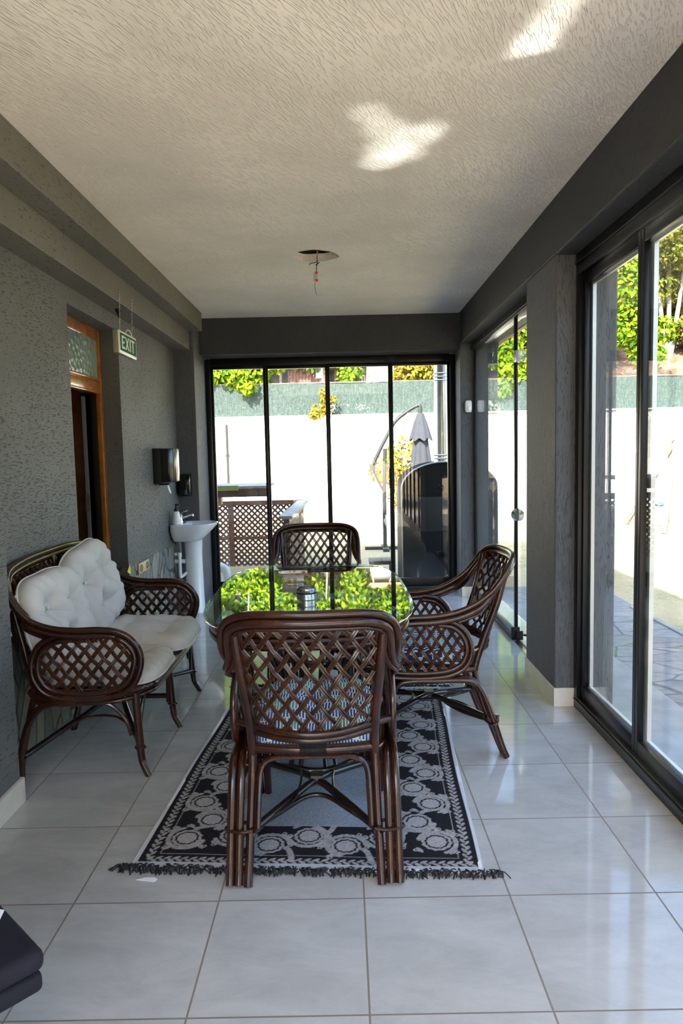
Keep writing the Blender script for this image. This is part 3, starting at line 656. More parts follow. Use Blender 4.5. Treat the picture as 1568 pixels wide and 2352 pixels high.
# ------------------------------------------------------------------ cushions
def cushion(a, b_, T, dimples, nu=56, p=4, puff=.42, seed=0, wr=.006, crease=None, flat=.25):
    """pillow in local xy, thickness z; returns MB and outline points"""
    rg = np.random.default_rng(seed); ph = rg.uniform(0, 6.28, 12)
    def outline(th):
        c, s = math.cos(th), math.sin(th)
        r = (abs(c)**p+abs(s)**p)**(-1/p)
        k = 1+.012*math.sin(3*th+ph[0])+.010*math.sin(7*th+ph[1])
        return a*r*c*k, b_*r*s*k
    rings = 22; k = 96; V = []; F = []
    def hgt(x, y, rho):
        e = max(0, 1-rho**2.6)**puff
        h = T*e
        for (dx, dy, dr, dd) in dimples:
            d2 = ((x-dx)**2+(y-dy)**2); h -= dd*math.exp(-d2/(dr*dr))*min(1, e*1.5)
            ang = math.atan2(y-dy, x-dx); d = math.sqrt(d2)
            h -= dd*.30*max(0, math.sin(5*ang+ph[2]+dx*9))**6*math.exp(-d/(dr*2.6))*min(1, d/(.3*dr))
        if crease:
            (cx0, cy0, cx1, cy1, cw, cd) = crease
            vx, vy = cx1-cx0, cy1-cy0; t = max(0, min(1, ((x-cx0)*vx+(y-cy0)*vy)/(vx*vx+vy*vy)))
            d2 = (x-cx0-t*vx)**2+(y-cy0-t*vy)**2; h -= cd*math.exp(-d2/(cw*cw))
        edge = math.exp(-((rho-.9)/.13)**2); th = math.atan2(y, x)
        h += wr*edge*(math.sin(23*th+ph[3])+.7*math.sin(37*th+ph[4])+.6*math.sin(14*th+ph[5]))
        h += wr*.5*(math.sin(x*31+ph[6]+y*9)+math.sin(y*27+ph[7]-x*13))*(1-rho)
        return h
    for side in (1, -1):
        base = len(V)
        for i in range(rings+1):
            rho = (i/rings)**.8
            for j in range(k):
                ox, oy = outline(j/k*2*PI); x, y = ox*rho, oy*rho
                h = hgt(x, y, rho) if side > 0 else hgt(x, y, rho)*flat
                V.append((x, y, max(h, 0)*side if rho < 1 else 0))
        for i in range(rings):
            for j in range(k):
                j2 = (j+1) % k; q = (base+i*k+j, base+i*k+j2, base+(i+1)*k+j2, base+(i+1)*k+j)
                F.append(q if side > 0 else q[::-1])
    m = MB().add(V, F)
    ol = [(*outline(t/64*2*PI), 0) for t in range(64)]
    return m, ol
def put_cushion(name, label, group, mtx, m, args, kw, piping=True, cat='cushion', buttons=False, tie=False, pm=None):
    mb, ol = cushion(*args, **kw)
    o = mb.build(name, m, None, angle=180)
    bm = bmesh.new(); bm.from_mesh(o.data); bmesh.ops.remove_doubles(bm, verts=bm.verts, dist=.0004); bm.to_mesh(o.data); bm.free(); o.data.shade_smooth()
    o.matrix_world = mtx; tag(o, label, cat, group)
    if piping: MB().tube(ol, .0045, 6, closed=True, smooth=2).build('piping', pm or M_PIPE, o)
    if buttons:
        for (dx, dy, dr, dd) in args[3]:
            MB().lathe([(0, .004), (.008, .003), (.010, 0), (.008, -.003)], (dx, dy, args[2]-dd+.004), 12).build('button', M_PIPE, o)
    if tie:
        t = MB()
        for dx in (0, .02): t.tube([(-args[0]*.93, args[1]*.62+dx, .0), (-args[0]-.03, args[1]*.5+dx, -.02), (-args[0]-.035, args[1]*.25+dx*2, -.05), (-args[0]-.02, args[1]*.0, -.06)], .006, 6)
        t.build('ribbon_tie', M_PIPE, o)
    return o
for (cx, cy, rz, lab, sd) in ((-.118, 2.115, 0, 'blue and green dashed seat cushion seen through the back of the nearest armchair', 1),
                              (.700, 3.285, PI/2, 'blue and green dashed seat cushion on the right-hand armchair', 2)):
    Mx = Matrix.Translation((cx, cy, 0))@Matrix.Rotation(rz, 4, 'Z')@Matrix.Translation((0, .365, .428))@Matrix.Rotation(math.radians(3), 4, 'X')
    put_cushion('seat_cushion', lab, None, Mx, M_STRIPE, (.212, .235, .088, [(-.0, .03, .05, .03)]), dict(p=5, puff=.36, seed=sd, wr=.004, crease=(.0, -.22, .0, .22, .03, .022), flat=.2), pm=M_STRIPE)

# ================================================================== TABLE
t = thing('glass_dining_table', 'oval-cornered glass dining table on a dark rattan base', 'table', (-.163, 3.245, 0), math.radians(1.2))
def sup(a, b_, n, k=72, z=0):
    return [(a*math.copysign(abs(math.cos(q))**(2/n), math.cos(q)), b_*math.copysign(abs(math.sin(q))**(2/n), math.sin(q)), z) for q in [i/k*2*PI for i in range(k)]]
def slab(o1, o2, z0, z1, bev):
    k = len(o1); rings = [[(x*(1-bev/abs(o2)), y*(1-bev/abs(o2)), z0) for x, y, _ in o1], [(x, y, z0+bev*.4) for x, y, _ in o1], [(x, y, z1-bev*.5) for x, y, _ in o1], [(x*(1-2.2*bev/abs(o2)), y*(1-1.6*bev/abs(o2)), z1) for x, y, _ in o1]]
    V = [p for r in rings for p in r]; F = [(i*k+j, i*k+(j+1) % k, (i+1)*k+(j+1) % k, (i+1)*k+j) for i in range(3) for j in range(k)]
    F += [tuple(range(k-1, -1, -1)), tuple(3*k+j for j in range(k))]
    return MB().add(V, F)
slab(sup(.447, .762, 3.6), .447, .728, .740, .006).build('glass_top', M_TGLASS, t, angle=6)
b = MB()
for r_, z, rad in ((.0, .715, .0125), (.008, .690, .0145), (.004, .664, .0115)):
    b.tube(sup(.425-r_, .738-r_, 3.4, 48, z), rad, 10, closed=True, smooth=2)
b.build('rim', M_RAT, t)
b = MB()
for q in range(10):
    a = q/10*2*PI; c, s = math.cos(a), math.sin(a)
    for da in (-.09, .09):
        c2, s2 = math.cos(a+da), math.sin(a+da)
        b.tube([(.37*c2, .62*s2, .67), (.30*c2, .46*s2, .60), (.20*c2, .27*s2, .46), (.17*c2, .22*s2, .30), (.20*c2, .28*s2, .14), (.25*c2, .36*s2, .02)], .0105, 8)
b.build('pedestal', M_RATD, t)
b = MB()
for rx, ry, z, rad in ((.25, .36, .018, .014), (.172, .222, .30, .009), (.205, .28, .47, .009)):
    b.tube(sup(rx, ry, 2, 32, z), rad, 8, closed=True, smooth=2)
b.bar((-.4, 0, .66), (.4, 0, .66), .03, .02).bar((0, -.7, .66), (0, .7, .66), .03, .02)
b.build('pedestal_ring', M_RAT, t)
# ashtray tin and dish
a = thing('metal_ashtray', 'small round brushed-metal ashtray on the glass table', 'ashtray', (-.172, 3.02, .740))
MB().lathe([(.040, 0), (.0425, .002), (.0425, .027), (.041, .028), (.0425, .030), (.0425, .050), (.039, .052), (.036, .050), (.036, .03), (.0, .028)], k=32).build('bowl', M_STEEL, a)
MB().tube([(.0435*math.cos(q), .0435*math.sin(q), .028) for q in [i/32*2*PI for i in range(32)]], .0018, 6, closed=True, smooth=1).build('groove_ring', M_BLACKM, a)
def dishmat():
    m, nt, b = mat('painted_ceramic'); v = N(nt, 'ShaderNodeTexVoronoi', i_Scale=30.0); nt.links.new(coords(nt), v.inputs[0])
    nt.links.new(ramp(nt, v.outputs[0], [(.28, (.42, .18, .03)), (.36, (.66, .62, .50))]), b.inputs['Base Color']); setp(b, rough=.15, coat=.4); return m
M_DISH = dishmat()
a = thing('ceramic_dish', 'small cream square dish with brown flowers on the far part of the glass table', 'dish', (-.262, 3.46, .740), .05)
def sqd(r, z, n=5): return [(r*math.copysign(abs(math.cos(q))**(2/n), math.cos(q)), r*.72*math.copysign(abs(math.sin(q))**(2/n), math.sin(q)), z) for q in [i/40*2*PI for i in range(40)]]
rs = [(.046, 0), (.052, .006), (.050, .016), (.058, .034), (.071, .042), (.071, .046), (.060, .044), (.050, .020), (.001, .016)]
V = [p for r, z in rs for p in sqd(r, z)]; F = [(i*40+j, i*40+(j+1) % 40, (i+1)*40+(j+1) % 40, (i+1)*40+j) for i in range(len(rs)-1) for j in range(40)]+[tuple(range(39, -1, -1))]
MB().add(V, F).build('body', M_DISH, a)
MB().tube(sqd(.0705, .0445), .0022, 6, closed=True, smooth=1).build('rim', plain('brown_glaze', (.35, .10, .02), .2), a)
# lighter lying inside the dish
tag(MB().box(-.035, .035, -.010, .010, 0, .012).xf(Matrix.Translation((-.245, 3.465, .7585))@Matrix.Rotation(.5, 4, 'Z')).build('lighter', M_RED, None, bevel=.003), 'small red lighter lying in the cream dish', 'lighter')

# ================================================================== RUG
def rug():
    Wd, Ld = 1.175, 1.80
    nx, ny = 340, 520
    x = (np.arange(nx+1)/nx)*Wd; y = (np.arange(ny+1)/ny)*Ld
    X, Y = np.meshgrid(x, y, indexing='ij')
    rg = np.random.default_rng(3)
    dark = np.array((.018, .016, .018)); lt = np.array((.34, .315, .305)); cen_c = np.array((.25, .27, .30)); wh = np.array((.55, .56, .58))
    col = np.tile(dark, (nx+1, ny+1, 1))
    dx = np.minimum(X, Wd-X); dy = np.minimum(Y, Ld-Y); d = np.minimum(dx, dy)
    band = .27; field = (dx > band) & (dy > band*1.0)
    # distance along + across border for scroll pattern
    def paint(mask, c, a=1.0): col[mask] = col[mask]*(1-a)+np.asarray(c)*a
    noise = rg.random((nx+1, ny+1))
    paint(field, cen_c); paint(((dx > band) & (dx < band+.035) & (dy > band)) & ((np.floor((X+Y*2.3)*220) % 2) == 0), (.12, .12, .12))
    e = (np.abs(dx-band) < .003) & (dy > band) | (np.abs(dy-band) < .003) & (dx > band); paint(e, (.35, .34, .33))
    line = (np.abs(d-.076) < .0022); paint(line, (.26, .25, .25))
    # leaf chain in the narrow outer border
    def leaf(cx, cy, ang, L, Wf):
        ca, sa = math.cos(ang), math.sin(ang)
        x0, x1 = int(max(0, (cx-L)/Wd*nx)), int(min(nx, (cx+L)/Wd*nx))+1; y0, y1 = int(max(0, (cy-L)/Ld*ny)), int(min(ny, (cy+L)/Ld*ny))+1
        if x0 >= x1 or y0 >= y1: return
        XX = X[x0:x1, y0:y1]-cx; YY = Y[x0:x1, y0:y1]-cy; u = XX*ca+YY*sa; v = -XX*sa+YY*ca
        m = (u/L)**2+(v/Wf)**2 < 1; sub = col[x0:x1, y0:y1]; sub[m] = lt*(.8+.3*rg.random())
    def ring(cx, cy, r0, r1, c=lt, a0=None, a1=None):
        R1 = r1+.01; x0, x1 = int(max(0, (cx-R1)/Wd*nx)), int(min(nx, (cx+R1)/Wd*nx))+1; y0, y1 = int(max(0, (cy-R1)/Ld*ny)), int(min(ny, (cy+R1)/Ld*ny))+1
        XX = X[x0:x1, y0:y1]-cx; YY = Y[x0:x1, y0:y1]-cy; r = np.hypot(XX, YY); th = np.arctan2(YY, XX)
        rr = r*(1+.035*np.sin(th*12))
        m = (rr > r0) & (rr < r1)
        if a0 is not None: m &= (((th-a0) % (2*PI)) < (a1-a0))
        sub = col[x0:x1, y0:y1]; sub[m] = np.asarray(c)
    q = .045
    s = .05
    while s < Wd-.04:
        for yy in (q, Ld-q): leaf(s, yy+.007, .5, .014, .006); leaf(s+.013, yy-.007, -.5, .014, .006)
        s += .030
    s = .05
    while s < Ld-.04:
        for xx in (q, Wd-q): leaf(xx+.007, s, PI/2-.5, .014, .006); leaf(xx-.007, s+.013, PI/2+.5, .014, .006)
        s += .030
    # medallions with scrolls, alternating in and out across the wide border
    def scroll(cx, cy, tx, ty, sgn, rr=.058):
        nxv, nyv = -ty*sgn, tx*sgn
        a0 = math.atan2(nyv, nxv)
        ring(cx, cy, 0, rr*.60, lt*1.05); ring(cx, cy, rr*.60, rr*.70, dark); ring(cx, cy, rr*.72, rr*.92, lt*.95)
        # opening arm of the scroll toward the next medallion
        for k in range(26):
            f_ = k/25; ang = a0+PI*.9-f_*PI*1.25; r_ = rr*(1.05+.16*f_)
            leaf(cx+r_*math.cos(ang), cy+r_*math.sin(ang), ang+PI/2, .013, .0115*(1-.3*f_))
        ex, ey = cx+tx*.062-nxv*.02, cy+ty*.062-nyv*.02
        for k in range(12):
            f_ = k/11; leaf(ex+tx*.03*f_-nxv*.075*f_*f_, ey+ty*.03*f_-nyv*.075*f_*f_, math.atan2(ty-nyv, tx-nxv), .013, .010)
        for (u, v, an) in ((-.062, .052, .8), (.066, .05, -.7), (-.05, -.062, 2.2), (.045, .062, 1.2)):
            px_, py_ = cx+tx*u+nxv*v, cy+ty*u+nyv*v; leaf(px_, py_, a0+an, .018, .008)
            ring(px_+nxv*.012*np.sign(v), py_+nyv*.012*np.sign(v), .004, .0095, lt)
    cm = .172; amp = .030
    k = 0; s = .175
    while s < Ld-.12:
        for side in (0, 1):
            sg = 1 if k % 2 == 0 else -1; xx = cm+sg*amp*(-1) if side == 0 else Wd-cm+sg*amp
            scroll(xx, s, 0, 1, sg*(1 if side == 0 else -1))
        k += 1; s += .132
    k = 0; s = .31
    while s < Wd-.26:
        for side in (0, 1):
            sg = 1 if k % 2 == 0 else -1; yy = cm+sg*amp if side == 0 else Ld-cm-sg*amp
            scroll(s, yy, 1, 0, sg*(-1 if side == 0 else 1))
        k += 1; s += .135
    col *= (.75+.5*noise)[..., None]
    n2 = np.sin(X*11+np.sin(Y*7)*2)*np.sin(Y*9+X*5)*.12+1; col[field] *= n2[field][..., None]
    edge = dx < .012; col[edge] = wh
    edge = dy < .030; col[edge] = (.45, .47, .49)
    return Wd, Ld, X, Y, col
Wd, Ld, RX, RY, RC = rug()
rr = thing('patterned_rug', 'black and grey rug with scroll medallions under the table and chairs', 'rug', (-.745, 2.232, 0), math.radians(-3.4))
me = bpy.data.meshes.new('woven_field'); nx, ny = RX.shape
Z = .006+.0012*np.sin(RY*9+RX*4)+.001*np.sin(RX*13)
V = np.stack([RX+.004*np.sin(RY*5+1), RY, Z], -1).reshape(-1, 3)
idx = np.arange(nx*ny).reshape(nx, ny); Fq = np.stack([idx[:-1, :-1], idx[1:, :-1], idx[1:, 1:], idx[:-1, 1:]], -1).reshape(-1, 4)
me.from_pydata(V.tolist(), [], Fq.tolist())
ca = me.color_attributes.new('pattern', 'FLOAT_COLOR', 'POINT'); ca.data.foreach_set('color', np.concatenate([RC.reshape(-1, 3), np.ones((nx*ny, 1))], 1).ravel().astype(np.float32))
m, nt, b_ = mat('rug_pile'); an = nt.nodes.new('ShaderNodeVertexColor'); an.layer_name = 'pattern'; nt.links.new(an.outputs[0], b_.inputs['Base Color']); setp(b_, rough=.95, spec=.08)
_n = N(nt, 'ShaderNodeTexNoise', i_Scale=350.0); nt.links.new(coords(nt), _n.inputs[0]); bump(nt, b_, _n.outputs[0], .3, .002)
me.materials.append(m); o = bpy.data.objects.new('woven_field', me); COL.objects.link(o); o.parent = rr; me.shade_smooth()
b = MB().box(.0, Wd, 0, .012, .0005, .0055).box(0, Wd, Ld-.012, Ld, .0005, .0055).box(0, .012, 0, Ld, .0005, .0055).box(Wd-.012, Wd, 0, Ld, .0005, .0055)
b.build('backing', M_WPLAS, rr, smooth=False)
for yy, sg in ((0, -1), (Ld, 1)):
    b = MB(); rg = random.Random(4)
    for i in range(430):
        x = -.045+i*(Wd+.10)/430; y = yy+sg*rg.uniform(-.004, .012); a = rg.uniform(-1.2, 1.2)
        L_ = rg.uniform(.018, .034); z0 = rg.uniform(.004, .014)
        b.tube([(x, y, z0+.002), (x+L_*.5*math.sin(a), y+sg*L_*.5*math.cos(a), z0+.010*rg.random()), (x+L_*math.sin(a*1.3), y+sg*L_*math.cos(a), .003)], .0022, 4, smooth=2)
    o = b.build('fringe', M_BLACKM, rr)
tag(MB().prism([(-.033, 0), (.030, -.012), (.038, .0), (.028, .010), (.0, .012)], 2, .0005, .002).xf(Matrix.Translation((-.672, 2.165, 0))).build('paper_scrap', M_PAPER), 'torn white paper scrap at the near left corner of the rug', 'paper')
tag(MB().prism([(-.012, 0), (.008, -.006), (.012, .004), (.0, .008)], 2, .0005, .002).xf(Matrix.Translation((-.70, 2.61, 0))).build('paper_scrap', M_PAPER), 'tiny paper crumb beside the left edge of the rug', 'paper')

# ================================================================== RATTAN LOVESEAT (faces local +y, width along x)
def build_sofa():
    root = thing('rattan_loveseat', 'dark rattan two-seater sofa with lattice arms against the left wall', 'sofa', (-1.452, 3.455, 0), math.radians(-90))
    H = .575; dxw = H-.262
    b = MB()
    half = [(0, -.02, .925), (.25, -.018, .922), (.44, -.010, .905), (.52, .005, .875), (.560, .025, .82), (.575, .06, .755), (.580, .12, .70), (.58, .20, .668), (.578, .30, .655), (.575, .40, .655), (.573, .48, .645), (.571, .54, .612), (.570, .578, .55), (.570, .572, .475), (.570, .535, .405), (.570, .47, .370), (.57, .38, .356), (.57, .28, .356), (.57, .20, .366), (.57, .145, .40), (.57, .115, .46), (.57, .118, .53), (.57, .15, .59), (.57, .21, .625), (.57, .28, .638)]
    P = np.array([(-x, y, z) for x, y, z in reversed(half[1:])]+half)
    Q = crom(P, 6, False)
    T, _, _ = frames(Q, False, None)
    def strand(off, r, lo=0, hi=None, side=0.0):
        q = Q[lo:hi]; tt = T[lo:hi]; ref = []
        for p in q:
            if p[1] < .1 and p[2] > .70: c = np.array([np.sign(p[0])*max(0, abs(p[0])-.42), 0, max(.03, p[2]-.74)])
            elif p[2] > .64: c = np.array([np.sign(p[0])*.25, -.2, 1.])
            else: c = np.array([0, p[1]-.35, (p[2]-.50)*1.7])
            ref.append(c/np.linalg.norm(c))
        ref = np.array(ref); nn = ref-tt*np.sum(ref*tt, 1)[:, None]; nn /= np.linalg.norm(nn, axis=1)[:, None]
        b.tube(q-nn*off+np.cross(tt, nn)*side, r, 10, smooth=1)
    n = len(Q)
    strand(0, .0135); strand(.027, .0145, 18, n-18); strand(.050, .008, 90, n-90); strand(.0245, .0115, 0, 22); strand(.0245, .0115, n-22, n)
    b.build('arm_and_top_rail', M_RAT, root)
    for s in (-1, 1): MB().tube([(s*.535, .01, .875), (s*.53, .04, .70), (s*.525, .08, .50), (s*.52, .10, .40)], .0155, 10).build('back_upright', M_RAT, root)
    b = MB()
    b.tube([(0, -.01, .90), (0, .01, .70), (0, .06, .45), (0, .09, .38)], .014, 10)
    b.build('back_upright', M_RAT, root)
    for s in (-1, 1):
        poly = [(s*.03, .46), (s*.50, .46), (s*.505, .83), (s*.48, .868), (s*.03, .885)]
        lattice(MB(), poly, lambda x, t, h: (x, .07-.075*(t-.46)/.40+h, t), .055, math.radians(56)).build('back_lattice', M_RATL, root)
        pl = [(.343+.222*math.copysign(abs(math.cos(a))**.8, math.cos(a)), .497+.134*math.copysign(abs(math.sin(a))**.9, math.sin(a))) for a in [i/28*2*PI for i in range(28)]]
        lattice(MB(), pl, lambda p, t, h, s=s: (s*.57+h, p, t), .055, math.radians(50), .0046, .0044, .0045).build('arm_lattice', M_RATL, root)
    b = MB()
    b.tube([(-.56, .10, .385), (-.30, .095, .385), (.30, .095, .385), (.56, .10, .385)], .015, 10)
    for dz, rr_ in ((0, .016), (-.028, .010)):
        b.tube([(-.542, .098, .37+dz*.5), (-.562, .16, .362+dz), (-.565, .40, .365+dz), (-.545, .50, .372+dz), (-.48, .57, .378+dz), (-.35, .60, .380+dz), (.35, .60, .380+dz), (.48, .57, .378+dz), (.545, .50, .372+dz), (.565, .40, .365+dz), (.562, .16, .362+dz), (.542, .098, .37+dz*.5)], rr_, 10)
    b.build('seat_frame', M_RAT, root)
    b = MB()
    for i in range(21): b.bar((-.50+i*.05, .10, .383), (-.50+i*.05, .59, .383), .018, .010)
    b.build('seat_slats', M_RATD, root, bevel=.002)
    def leg(x, yy, out, sx):
        b = MB()
        b.tube([(x, yy, .365), (x, yy+out*.005, .25), (x+sx*.004, yy+out*.012, .125)], [.016, .017, .018], 10)
        b.tube([(x+sx*.02*math.cos(a), yy+out*.012+.02*math.sin(a), .122) for a in [i/12*2*PI for i in range(12)]], .006, 6, closed=True, smooth=1)
        b.tube([(x+sx*.004, yy+out*.012, .115), (x+sx*.008, yy+out*.020, .06), (x+sx*.016, yy+out*.042, .015), (x+sx*.018, yy+out*.050, 0)], [.0165, .0155, .015, .015], 10)
        b.build('leg', M_RAT, root)
    for s in (-1, 1): leg(s*.525, .535, 1, s)
    leg(0, .545, 1, .01)
    for s in (-1, 1):
        b = MB(); b.tube([(s*.565, .30, .345), (s*.565, .16, .33), (s*.563, .085, .25), (s*.56, .045, .12), (s*.56, .03, 0)], .0155, 10); b.tube([(s*.54, .11, .38), (s*.54, .075, .25), (s*.54, .04, .10), (s*.54, .03, 0)], .014, 10); b.build('leg', M_RAT, root)
    b = MB(); b.tube([(0, .10, .38), (0, .085, .15), (.005, .05, 0)], .016, 10); b.build('leg', M_RAT, root)
    b = MB()
    for s in (-1, 1): b.tube([(s*.55, .05, .10), (s*.27, .20, .165), (0, .30, .19), (-s*.27, .42, .165), (-s*.52, .545, .13)], .0135, 10)
    b.tube([(0, .07, .165), (0, .545, .165)], .013, 10)
    b.build('cross_stretcher', M_RATD, root)
    for s in (-1, 1):
        for x0, sg in ((s*.505, -s), (s*.02, s)):
            MB().tube([(x0, .54, .14), (x0+sg*.01, .545, .25), (x0+sg*.05, .555, .335), (x0+sg*.12, .57, .355)], .009, 8).build('curved_brace', M_RAT, root)
        MB().tube([(s*.56, .52, .19), (s*.562, .50, .26), (s*.564, .44, .325), (s*.565, .36, .342)], .009, 8).build('curved_brace', M_RAT, root)
        MB().tube([(s*.42, .50, .145), (s*.32, .38, .18), (s*.32, .24, .18), (s*.40, .13, .14)], .006, 6).build('curved_brace', M_RAT, root)
    return root
build_sofa()
# its cushions. sofa local->world : x_w = -1.452 + y_l ; y_w = 3.455 - x_l
SG = 'off-white tufted cushions on the rattan sofa'
def rot(rx=0, ry=0, rz=0): return Matrix.Rotation(rz, 4, 'Z')@Matrix.Rotation(ry, 4, 'Y')@Matrix.Rotation(rx, 4, 'X')
def seat_cush(cx, cy, rz, lab, seed, a=.255, b_=.275, z=.405):
    Mx = Matrix.Translation((cx, cy, z))@Matrix.Rotation(math.radians(rz), 4, 'Z')@Matrix.Rotation(math.radians(2), 4, 'Y')
    put_cushion('seat_cushion', lab, SG, Mx, M_CUSH, (a, b_, .085, [(-.10, -.09, .07, .04), (.10, -.09, .07, .04), (-.10, .10, .07, .04), (.10, .10, .07, .04)]), dict(p=4.5, puff=.38, seed=seed, wr=.004, flat=.25))
seat_cush(-1.10, 3.172, 0, 'off-white seat cushion nearest the viewer on the rattan sofa', 11, .262, .25)
seat_cush(-1.085, 3.675, 2, 'off-white seat cushion on the far half of the rattan sofa', 12, .275, .30, .418)
def back_cush(pos, lean, yaw, roll, lab, seed, a, b_, tie):
    # local x -> along the back (world -y .. +y), local y -> up, z -> towards the room (+x)
    base = Matrix(((0, 0, 1, 0), (1, 0, 0, 0), (0, 1, 0, 0), (0, 0, 0, 1)))
    Mx = Matrix.Translation(pos)@Matrix.Rotation(math.radians(yaw), 4, 'Z')@Matrix.Rotation(math.radians(-lean), 4, 'Y')@Matrix.Rotation(math.radians(roll), 4, 'X')@base
    return put_cushion('back_cushion', lab, SG, Mx, M_CUSH, (a, b_, .105, [(-.095, .06, .07, .075), (.11, .06, .07, .075), (.0, -.11, .07, .075)]), dict(p=4.2, puff=.40, seed=seed, wr=.004, flat=.4), buttons=True, tie=tie)
back_cush((-1.345, 3.175, .645), 15, -5, 0, 'off-white tufted back cushion at the near end of the rattan sofa, overlapping its neighbour', 21, .255, .225, True)
back_cush((-1.355, 3.655, .69), 13, -6, 12, 'off-white tufted back cushion at the far end of the rattan sofa, standing taller and tilted', 22, .265, .235, False)

# ================================================================== EXIT SIGN
es = thing('exit_sign', 'green and white EXIT sign hanging on chains by the door', 'sign', (-1.30, 4.17, 1.995))
Lx, Hz = .34, .134
MB().box(-.012, 0, 0, Lx, -.002, Hz).build('sign_panel', M_SIGNW, es, bevel=.005)
MB().box(-.040, -.0125, .0, Lx, 0, Hz).build('sign_housing', M_BEIGEP, es, bevel=.004)
MB().box(.0002, .0012, .014, Lx-.014, .016, Hz-.014).build('green_field', M_GREEN, es, smooth=False)
b = MB(); z0, z1 = .030, .107; x0, x1 = .0014, .0024
def L2(poly): b.prism([(p[0], z0+p[1]*(z1-z0)) for p in poly], 0, x0, x1)
s_ = .040; w = .056; st = .019
L2([(s_, 0), (s_+w, 0), (s_+w, .17), (s_+st, .17), (s_+st, .42), (s_+w*.9, .42), (s_+w*.9, .58), (s_+st, .58), (s_+st, .83), (s_+w, .83), (s_+w, 1), (s_, 1)])
s_ = .106; w = .076
L2([(s_, 0), (s_+.021, 0), (s_+w/2, .36), (s_+w-.021, 0), (s_+w, 0), (s_+w*.64, .5), (s_+w, 1), (s_+w-.021, 1), (s_+w/2, .64), (s_+.021, 1), (s_, 1), (s_+w*.36, .5)])
s_ = .194; L2([(s_, 0), (s_+.020, 0), (s_+.020, 1), (s_, 1)])
s_ = .224; w = .068; L2([(s_+w/2-.010, 0), (s_+w/2+.010, 0), (s_+w/2+.010, .83), (s_+w, .83), (s_+w, 1), (s_, 1), (s_, .83), (s_+w/2-.010, .83)])
b.build('lettering', M_SIGNW, es, smooth=False)
MB().tube([(-.006, .14, Hz-.002), (-.006, .17, Hz+.022), (-.006, .215, Hz+.030), (-.006, .255, Hz+.020), (-.006, .28, Hz-.004)], .003, 6).build('wire_loop', M_WPLAS, es)
for yy, zt in ((.03, 2.405), (.275, 2.395)):
    b = MB(); z = Hz-.002; k = 0; yw = yy
    top = zt-1.995
    while z < top:
        f_ = (z-Hz)/(top-Hz); xo = -.006-.03*f_; yo = yy+.13*f_
        a = 0 if k % 2 else PI/2
        b.tube([(xo+.0035*math.cos(a)*c, yo+.0035*math.sin(a)*c, z+.006*s) for c, s in ((1, -.6), (1, .6), (0, 1.1), (-1, .6), (-1, -.6), (0, -1.1))], .0011, 5, closed=True, smooth=1)
        z += .0105; k += 1
    b.build('chain', M_STEEL if yy < .1 else M_STEEL, es)
tag(MB().lathe([(0, 0), (.018, .045), (.02, .06)], (-1.41, 4.53, 2.262), 12).build('wire_cap', M_BLACKM), 'small black pointed cap on the underside of the left beam', 'cap')

# ================================================================== DISPENSERS
dp = thing('paper_towel_dispenser', 'glossy black paper dispenser on the left wall above the basin', 'dispenser', (XW, 5.615, 1.165))
def dprofile(dep, hw, bulge):
    return [(0, -hw), (dep*.55, -hw), (dep*.75, -hw*.97), (dep*.93, -hw*.75), (dep, -hw*.35), (dep*1.01, 0), (dep, hw*.35), (dep*.93, hw*.75), (dep*.75, hw*.97), (dep*.55, hw), (0, hw)]
MB().prism(dprofile(.085, .137, 0), 2, 0, .278).build('back_housing', M_BLACKM, dp, bevel=.004)
MB().prism([(.06, -.135)]+[(x+.01, y) for x, y in dprofile(.155, .137, 0)[2:9]]+[(.06, .135)], 2, .012, .275).build('front_cover', M_BLACK, dp, bevel=.006)
MB().prism([(.02, -.06), (.10, -.06), (.10, .06), (.02, .06)], 2, -.014, .0).build('outlet_slot', M_BLACKM, dp, bevel=.004)
pp = MB(); V = []; nP = 7
for i in range(nP):
    for j in range(7):
        f_ = i/(nP-1); w = .004+.022*math.sin(PI*min(1, f_*.9+.08)); V.append((.075+.02*f_+.004*math.sin(j*2), (j/6-.5)*2*w+.01*f_, -.012-.07*f_-.008*abs(j/6-.5)))
F = [(i*7+j, i*7+j+1, (i+1)*7+j+1, (i+1)*7+j) for i in range(nP-1) for j in range(6)]
pp.add(V, F).add([(x+.003, y, z) for x, y, z in V], F); tag(pp.build('tissue', M_PAPER), 'white tissue hanging from the black paper dispenser', 'paper').location = (XW, 5.615, 1.165)
sd = thing('soap_dispenser', 'black wall soap dispenser with lever on the grey column', 'dispenser', (-1.42, 6.30, 1.02))
MB().prism([(0, 0), (-.075, 0), (-.105, .06), (-.105, .15), (-.08, .185), (-.03, .20), (0, .20)], 0, -.05, .05).build('body', M_BLACK, sd, bevel=.006)
MB().prism([(-.108, .145), (-.114, .15), (-.135, .02), (-.128, .015)], 0, -.03, .03).build('lever', M_BLACK, sd, bevel=.001)
